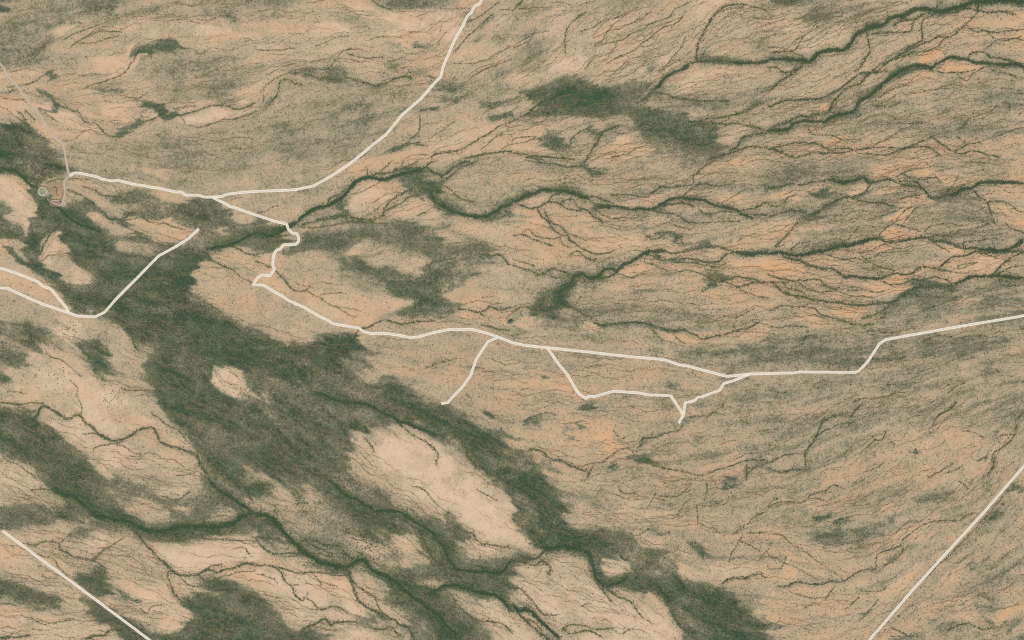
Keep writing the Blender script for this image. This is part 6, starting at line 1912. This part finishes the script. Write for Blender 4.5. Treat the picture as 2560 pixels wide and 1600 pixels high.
ROWS = [('D3', '1285,262 1320,195 1360,120', 2.9, 'straight slanting brush row right of the eroded pale bank'),
 ('D3', '1744,235 1755,330 1756,420', 3.2, 'upright straight brush row on the lower right plain'),
 ('D3', '2050,775 2070,700 2110,640 2180,520', 4.2, 'long brush row fanning out at its lower end'),
 ('D3', '2345,745 2380,700 2430,650', 2.9, 'slanting brush row left of the dark stream bend'),
 ('D3', '1842,25 1840,130', 2.6, 'short faint upright brush row near the dark thicket'),
 ('D4', '925,1268 980,1210 1045,1120', 4.4, 'slanting brush row nearest the long straight road'),
 ('D4', '780,1182 820,1140 862,1108', 5.0, 'short thick brush row below the stream'),
 ('D4', '1155,1393 1230,1425 1310,1466', 5.0, 'brush row lying across on the far side of the straight road'),
 ('D4', '540,1130 575,1080 630,1000', 5.0, 'brush row running up to the stream bank'),
 ('D4', '1800,10 1850,45 1892,86', 4.4, 'brush row by the straight road at right edge'),
 ('D4', '170,728 150,790 115,835', 4.0, 'curved brush row above the yellow bare spot'),
 ('C4', '2190,1085 2340,1084', 4.6, 'level dark brush row close to the right edge')]
for i, (tl, s, w, lab) in enumerate(ROWS):
    p = along(T2(tl, s), w, 0.34, 40 + i, 0.4)
    o = stand('brush_row', p, np.random.RandomState(i).uniform(1.6, 3.0, len(p)), m_row, 0.6)
    tag(o, lab, 'brush row', 'rows of brush across the lower right plain')

# single trees
def tree_parts(seed, R):
    bm = lump(seed, 2, 0.55, 4)
    for v in bm.verts: v.co = Vector((v.co.x * R, v.co.y * R, v.co.z * R * 0.9 + R * 0.35))
    me = bpy.data.meshes.new('crown'); bm.to_mesh(me); bm.free(); me.materials.append(m_tree)
    for p in me.polygons: p.use_smooth = False
    bm = bmesh.new(); bmesh.ops.create_cone(bm, cap_ends=True, segments=7, radius1=R * .1, radius2=R * .06, depth=R * 1.1)
    for v in bm.verts: v.co.z += R * .45
    for k in range(3):
        a = k * 2.1 + seed
        res = bmesh.ops.create_cone(bm, cap_ends=True, segments=5, radius1=R * .05, radius2=R * .02, depth=R * .8)
        for v in res['verts']:
            z = v.co.z + R * .4
            v.co = Vector((v.co.x + math.cos(a) * z * .7, v.co.y + math.sin(a) * z * .7, z + R * .55))
    mt = bpy.data.meshes.new('trunk'); bm.to_mesh(mt); bm.free(); mt.materials.append(m_bark)
    return me, mt
m_tree = leaf_mat('lone_tree_leaf', (62, 70, 46), (88, 88, 60))
VAR = [tree_parts(i, 1.0) for i in range(5)]
LONE = '795,255 890,435 920,360 620,320 500,345 545,440 110,475 985,570 1205,590 1180,635 1420,375 1470,450 1395,515 1610,570 645,745 770,690 675,665 840,655 1060,670 1125,750 990,775 860,775 960,725 1375,690 1185,840 800,965 860,1015 1020,1020 965,1080 715,925 1145,1070 1255,1120 1165,1140 1275,1190 1395,1170 1460,1165 1830,755 2100,760 2165,850 1500,1100 680,540 120,75 285,55 255,150 325,220'
def scatter(tile, x0, y0, x1, y1, n, seed):
    r = np.random.RandomState(seed); a, b = T2(tile, '%d,%d %d,%d' % (x0, y0, x1, y1)); out = []
    while len(out) < n:
        p = a + (b - a) * np.clip(0.5 + 0.24 * r.randn(2), 0, 1)
        if all(np.hypot(*(p - q)) > 3.2 for q in out): out.append(p)
    return np.array(out)
lone = np.array([[850 + float(a) * .06614, 1320 + float(b) * .06614] for a, b in (v.split(',') for v in LONE.split())])
ZN = [(lone, 3.9, 'dark tree on the sand north of the bottom river bend'),
 (scatter('B3', 280, 100, 800, 260, 44, 1), 2.9, 'dark tree on the plain above the looping wash'),
 (scatter('C1', 340, 400, 760, 660, 34, 2), 3.0, 'dark tree on the pale flat near the left edge'),
 (scatter('C1', 590, 10, 740, 190, 26, 3), 3.0, 'dark tree on the whitish tongue below the road fork'),
 (scatter('C1', 950, 620, 1150, 850, 30, 4), 2.9, 'dark tree on the pale slope west of the floodplain'),
 (scatter('C1', 2180, 590, 2400, 740, 22, 5), 3.0, 'dark tree at the tail of the pale island'),
 (scatter('D2', 380, 50, 820, 360, 36, 6), 3.0, 'dark tree between the two lower river courses'),
 (scatter('D1', 1960, 150, 2260, 310, 26, 7), 3.0, 'dark tree on the scrub left of the river fork'),
 (scatter('A2', 1200, 600, 1700, 760, 30, 8), 3.2, 'green tree in the grove left of the curving road')]
def which(pts, base):
    lab = [None] * len(pts); x, y = pts[:, 0], pts[:, 1]
    for word, order in (('northernmost', np.argsort(y)), ('southernmost', np.argsort(-y)), ('westernmost', np.argsort(x)), ('easternmost', np.argsort(-x))):
        i = next(k for k in order if lab[k] is None and k == order[0]) if lab[order[0]] is None else None
        if i is not None: lab[i] = word + ' ' + base
    d = np.hypot(x[:, None] - x, y[:, None] - y) + np.eye(len(x)) * 1e6; a = int(np.argmax(d.min(1)))
    if lab[a] is None: lab[a] = 'most isolated ' + base
    cy = np.median(y); q = np.digitize(x, np.quantile(x, [1 / 3, 2 / 3]))
    for k in range(len(pts)):
        if lab[k] is None: lab[k] = base + ', ' + ('upper' if y[k] < cy else 'lower') + ' ' + ('left', 'middle', 'right')[q[k]] + ' of its scatter'
    return lab
cnt = 0
for pts, R, base in ZN:
    r = random.Random(len(base)); grp = 'trees' + base.split('tree', 1)[1]
    for p, lab in zip(pts, which(pts, base)):
        cm, tm_ = VAR[cnt % 5]; cnt += 1
        e = bpy.data.objects.new('tree', None); COL.objects.link(e)
        xy = W2(p); sc = R * r.uniform(.72, 1.15)
        e.location = (xy[0], xy[1], gz(p)); e.rotation_euler = (0, 0, r.uniform(0, 6.28)); e.scale = (sc, sc * r.uniform(.85, 1.1), sc)
        tag(e, lab, 'tree', grp)
        for nm, dm in (('crown', cm), ('trunk', tm_)):
            c_ = bpy.data.objects.new(nm, dm); COL.objects.link(c_); c_.parent = e
print('lone trees', cnt)

# ------------------------------------------------------------------ the farm at the dam
def poly_sheet(name, pts, lift, material, parent=None):
    p = catmull(np.vstack([pts, pts[:1]]), 1.5)[:-1]
    c = p.mean(0); V = []; Fc = []; n = len(p); R = 5
    V.append([*W2(c), gz(c) + lift])
    for k in range(1, R + 1):
        for q in p:
            x = c + (q - c) * k / R; V.append([*W2(x), gz(x) + lift * (1 if k < R else .4)])
    for i in range(n):
        j = (i + 1) % n; Fc.append((0, 1 + j, 1 + i))
        for k in range(R - 1):
            a = 1 + k * n
            Fc.append((a + i, a + j, a + n + j, a + n + i))
    return mesh_obj(name, V, Fc, material, parent, True)
m_yard = simple_mat('trampled_yard_earth', (178, 154, 124), (142, 124, 98), 0.07)
m_yard2 = simple_mat('orange_pen_earth', (190, 154, 116), (170, 138, 104), 0.1)
tag(poly_sheet('farmyard_ground', FZ('200,520 320,590 520,510 700,440 860,440 1010,430 1030,600 1005,1000 940,1180 650,1230 500,1030 390,880 460,760 400,640 300,600 160,680'), 0.7, m_yard), kind='structure')
tag(poly_sheet('pen_ground', FZ('850,600 990,630 975,730 960,960 700,960 690,880 800,780 840,700'), 0.95, m_yard2), kind='structure')
def ring(name, c, rads, zs, material, parent, n=56, wob=0.02, arc=(0, 6.2832)):
    V = []; Fc = []; xy = W2(np.array(c)); z0 = gz(c)
    cl = arc[1] - arc[0] > 6.28; m = n if cl else n + 1
    for i in range(m):
        a = arc[0] + (arc[1] - arc[0]) * i / n; k = 1 + wob * math.sin(3 * a + 1) + wob * .6 * math.sin(7 * a)
        for r_, z in zip(rads, zs): V.append((xy[0] + math.cos(a) * r_ * k, xy[1] + math.sin(a) * r_ * k, z0 + z))
    R = len(rads)
    for i in range(m if cl else n):
        j = (i + 1) % m
        for k in range(R - 1): Fc.append((i * R + k, i * R + k + 1, j * R + k + 1, j * R + k))
    return mesh_obj(name, V, Fc, material, parent, True)
m_bank = simple_mat('pale_bank_earth', (196, 186, 158), (172, 160, 130), 0.2)
m_dark = simple_mat('dark_bank_arc', (84, 74, 54), (104, 92, 68), 0.3)
def water_mat(name, c, c2):
    m, nt, b = mat(name, 0.25); n = ntex(nt, 0.05, 3, 0.6, objco(nt))
    nt.links.new(mixc(nt, n.outputs['Fac'], alb(c), alb(c2)), b.inputs['Base Color']); b.inputs['Specular IOR Level'].default_value = 0.3
    return m
m_water = water_mat('silty_green_water', (150, 158, 128), (138, 148, 116))
m_pond = water_mat('murky_olive_water', (112, 116, 84), (98, 104, 76))
m_deep = water_mat('dark_pool_water', (62, 72, 56), (74, 80, 62))
rc = FZ('335,735')[0]
e = bpy.data.objects.new('reservoir', None); COL.objects.link(e)
tag(e, 'round reservoir of pale green water with earth bank beside the farm yard', 'reservoir')
ring('embankment', rc, [31, 26.5, 24.5, 20], [0.2, 3.0, 3.0, 0.9], m_bank, e)
ring('outer_arc', rc, [36, 33.5, 31.2], [0.3, 1.4, 1.0], m_dark, e, arc=(0.15, 2.9))  # low darker strip round the north of the bank
w_ = ring('water', rc, [24, 12, 0.01], [1.6, 1.6, 1.6], m_water, e)
e = bpy.data.objects.new('pond', None); COL.objects.link(e)
tag(e, 'square olive green settling pond east of the round reservoir', 'pond')
sq = FZ('490,880 565,795 665,870 600,975')
def slab(name, pts, z0, z1, material, parent, inset=0.0):
    c = pts.mean(0); P = c + (pts - c) * (1 - inset); xy = W2(P); g = gz(c)
    n = len(P); V = [(x, y, g + z0) for x, y in xy] + [(x, y, g + z1) for x, y in xy]
    Fc = [tuple(range(n, 2 * n))[::-1]] + [(i, (i + 1) % n, n + (i + 1) % n, n + i) for i in range(n)]
    return mesh_obj(name, V, Fc, material, parent)
slab('pond_water', sq, 0.3, 1.3, m_pond, e, 0.12)
for i in range(4):
    a, b = sq[i], sq[(i + 1) % 4]
    q, _ = resample(np.array([a, b]), 0.8)
    ribbon('bank', q, 2.2, 1.0, m_bank if i == 0 else m_yard, parent=e, cross=4, crown=1.3)
m_wood = simple_mat('weathered_fence_timber', (78, 66, 52), None, 1.0)
def box(V, Fc, a, b, w, h0, h1):
    d = b - a; d = d / max(1e-6, np.hypot(*d[:2])); n = np.array([-d[1], d[0]]) * w / 2; k = len(V)
    for h in (h0, h1):
        for p, s in ((a, 1), (b, 1), (b, -1), (a, -1)): V.append((p[0] + n[0] * s, p[1] + n[1] * s, p[2] + h))
    Fc += [(k + 3, k + 2, k + 1, k), (k + 4, k + 5, k + 6, k + 7), (k, k + 1, k + 5, k + 4), (k + 1, k + 2, k + 6, k + 5), (k + 2, k + 3, k + 7, k + 6), (k + 3, k, k + 4, k + 7)]
FEN = [('840,708 905,722 970,742', 'short pen fence dividing the orange pens'), ('890,582 950,592 1012,612', 'pen fence along the north side of the pens'),
       ('992,650 980,740 965,860 945,970', 'long pen fence beside the track on the east of the pens'), ('600,980 700,1000 800,998 930,985', 'long fence closing the south side of the pens'),
       ('790,770 790,880 785,960', 'thin fence running down the middle of the pens')]
for s, lab in FEN:
    pts = FZ(s); q, sl = resample(pts, 1.6)
    e = bpy.data.objects.new('fence', None); COL.objects.link(e); tag(e, lab, 'fence', 'fences of the stock pens')
    xyz = np.concatenate([W2(q), bil(HGT, q[:, 0], q[:, 1])[:, None] + 0.9], 1)
    for p in xyz[::2]:
        V, Fc = [], []; box(V, Fc, p - [.18, 0, 0], p + [.18, 0, 0], .36, -0.6, 2.0); mesh_obj('post', V, Fc, m_wood, e)
    for h in (.6, 1.1, 1.6):
        V, Fc = [], []
        for a, b in zip(xyz[:-1], xyz[1:]): box(V, Fc, a, b, .28, h, h + .22)
        mesh_obj('rail', V, Fc, m_wood, e)
HED = [('600,992 780,1000 930,990', 2.0, 'dark line of brush and fence shade along the south side of the stock pens'), ('485,930 545,960 612,998', 2.2, 'dark line of brush and shade below the square pond'),  # lines by pens and pond: brush plus fence shadows, both built as bushes
       ('640,640 700,622 770,612 815,620', 1.8, 'short dark hedge in the north of the yard'), ('985,660 972,800 942,980', 1.3, 'narrow line of brush and fence shade on the west verge of the yard track'),
       ('500,440 640,395 740,370 850,345', 1.4, 'thin hedge line north of the farm yard'), ('700,1080 790,1105 850,1120', 1.8, 'low hedge between the two short pale tracks'),
       ('690,1225 760,1205 850,1200', 1.4, 'last hedge at the southern tip of the yard')]
for i, (s, w, lab) in enumerate(HED):
    p = along(FZ(s), w, 1.0, 90 + i, 0.4)
    tag(stand('hedge', p, np.random.RandomState(i).uniform(1.2, 2.0, len(p)), m_row, 0.9), lab, 'hedge', 'hedges round the farm yard')
YT = [('705,612', 'tree'), ('748,600', ''), ('782,650', ''), ('790,700', ''), ('775,745', ''), ('905,1075', ''), ('880,1050', ''), ('930,1050', ''), ('630,728', ''), ('845,880', ''), ('840,840', ''), ('1110,690', ''), ('965,815', '')]
YL = ['dark tree at the west end of the yard clump', 'dark tree at the top of the yard clump', 'green tree in the middle of the yard clump', 'green tree low in the yard clump', 'green tree at the bottom of the yard clump',
      'dark tree in the southern corner, middle of three by the track', 'dark tree in the southern corner, westernmost of three', 'dark tree in the southern corner nearest the track',
      'small lone tree between the reservoir and the pens', 'small tree low in the orange pen', 'small tree high in the orange pen', 'lone dark tree east of the yard track', 'small tree pressed against the pen side of the track']
for i, ((s, _), lab) in enumerate(zip(YT, YL)):
    p = FZ(s)[0]; cm, tm_ = VAR[i % 5]; e = bpy.data.objects.new('tree', None); COL.objects.link(e); xy = W2(p); sc = (3.4 if i < 8 else 2.4)
    e.location = (xy[0], xy[1], gz(p) + .6); e.scale = (sc, sc, sc); e.rotation_euler = (0, 0, i * 1.3); tag(e, lab, 'tree', 'trees in the farm yard')
    for nm, dm in (('crown', cm), ('trunk', tm_)):
        c_ = bpy.data.objects.new(nm, dm); COL.objects.link(c_); c_.parent = e

# ------------------------------------------------------------------ the small earth dam right of centre
m_red = simple_mat('red_dam_earth', (176, 132, 104), (146, 112, 86), 0.15)
q, s = resample(catmull(DZ('400,930 405,860 480,745 560,690 700,610 850,545')), 0.8)
tag(ribbon('dam_wall', q, 4.2 * np.clip(np.minimum(s, s[-1] - s) / 4, .3, 1), 0.4, m_red, cross=6, crown=2.6), 'curved red earth wall of the small dam', 'dam wall')
q, s = resample(catmull(DZ('470,900 500,840 560,780 600,765')), 0.8)
tag(ribbon('spoil_bank', q, 2.4, 0.4, m_bank, cross=4, crown=1.6), 'pale inner spoil bank inside the curved dam wall', 'spoil bank')
q, s = resample(catmull(DZ('400,985 470,1030 560,1045 640,1000 720,890')), 0.8)
tag(ribbon('spoil_bank', q, 2.6, 0.4, simple_mat('grey_green_bank', (120, 128, 98), (96, 108, 82), .2), cross=4, crown=1.6), 'grey green spoil bank south of the dark pool', 'spoil bank')
tag(poly_sheet('dam_floor', DZ('420,930 480,800 640,690 820,600 960,600 1050,760 960,840 720,860 640,990 500,1010'), 0.5, simple_mat('dry_dam_floor_silt', (168, 158, 124), (146, 140, 108), .12)), kind='structure')
tag(poly_sheet('pool_water', DZ('440,960 490,880 560,850 650,880 640,960 560,1010 480,1005'), 0.9, m_deep), kind='structure')
for i, (s, w, lab) in enumerate([('925,630 940,700 1000,785', 2.0, 'short curved row of dark bushes across the dam floor'), ('765,865 850,875 930,885', 1.8, 'level row of dark bushes south of the dam floor'),
                                 ('540,880 570,860', 2.2, 'dark bush clump at the edge of the pool'), ('700,830 715,850', 1.6, 'tiny dark bush clump between the pool and bush row')]):
    p = along(DZ(s), w, 1.0, 120 + i, .4)
    tag(stand('bush_row', p, np.random.RandomState(i).uniform(1.1, 1.9, len(p)), m_row, .9), lab, 'bush row', 'bushes round the small dam')
print('things', round(_tm.time() - _t0, 1))
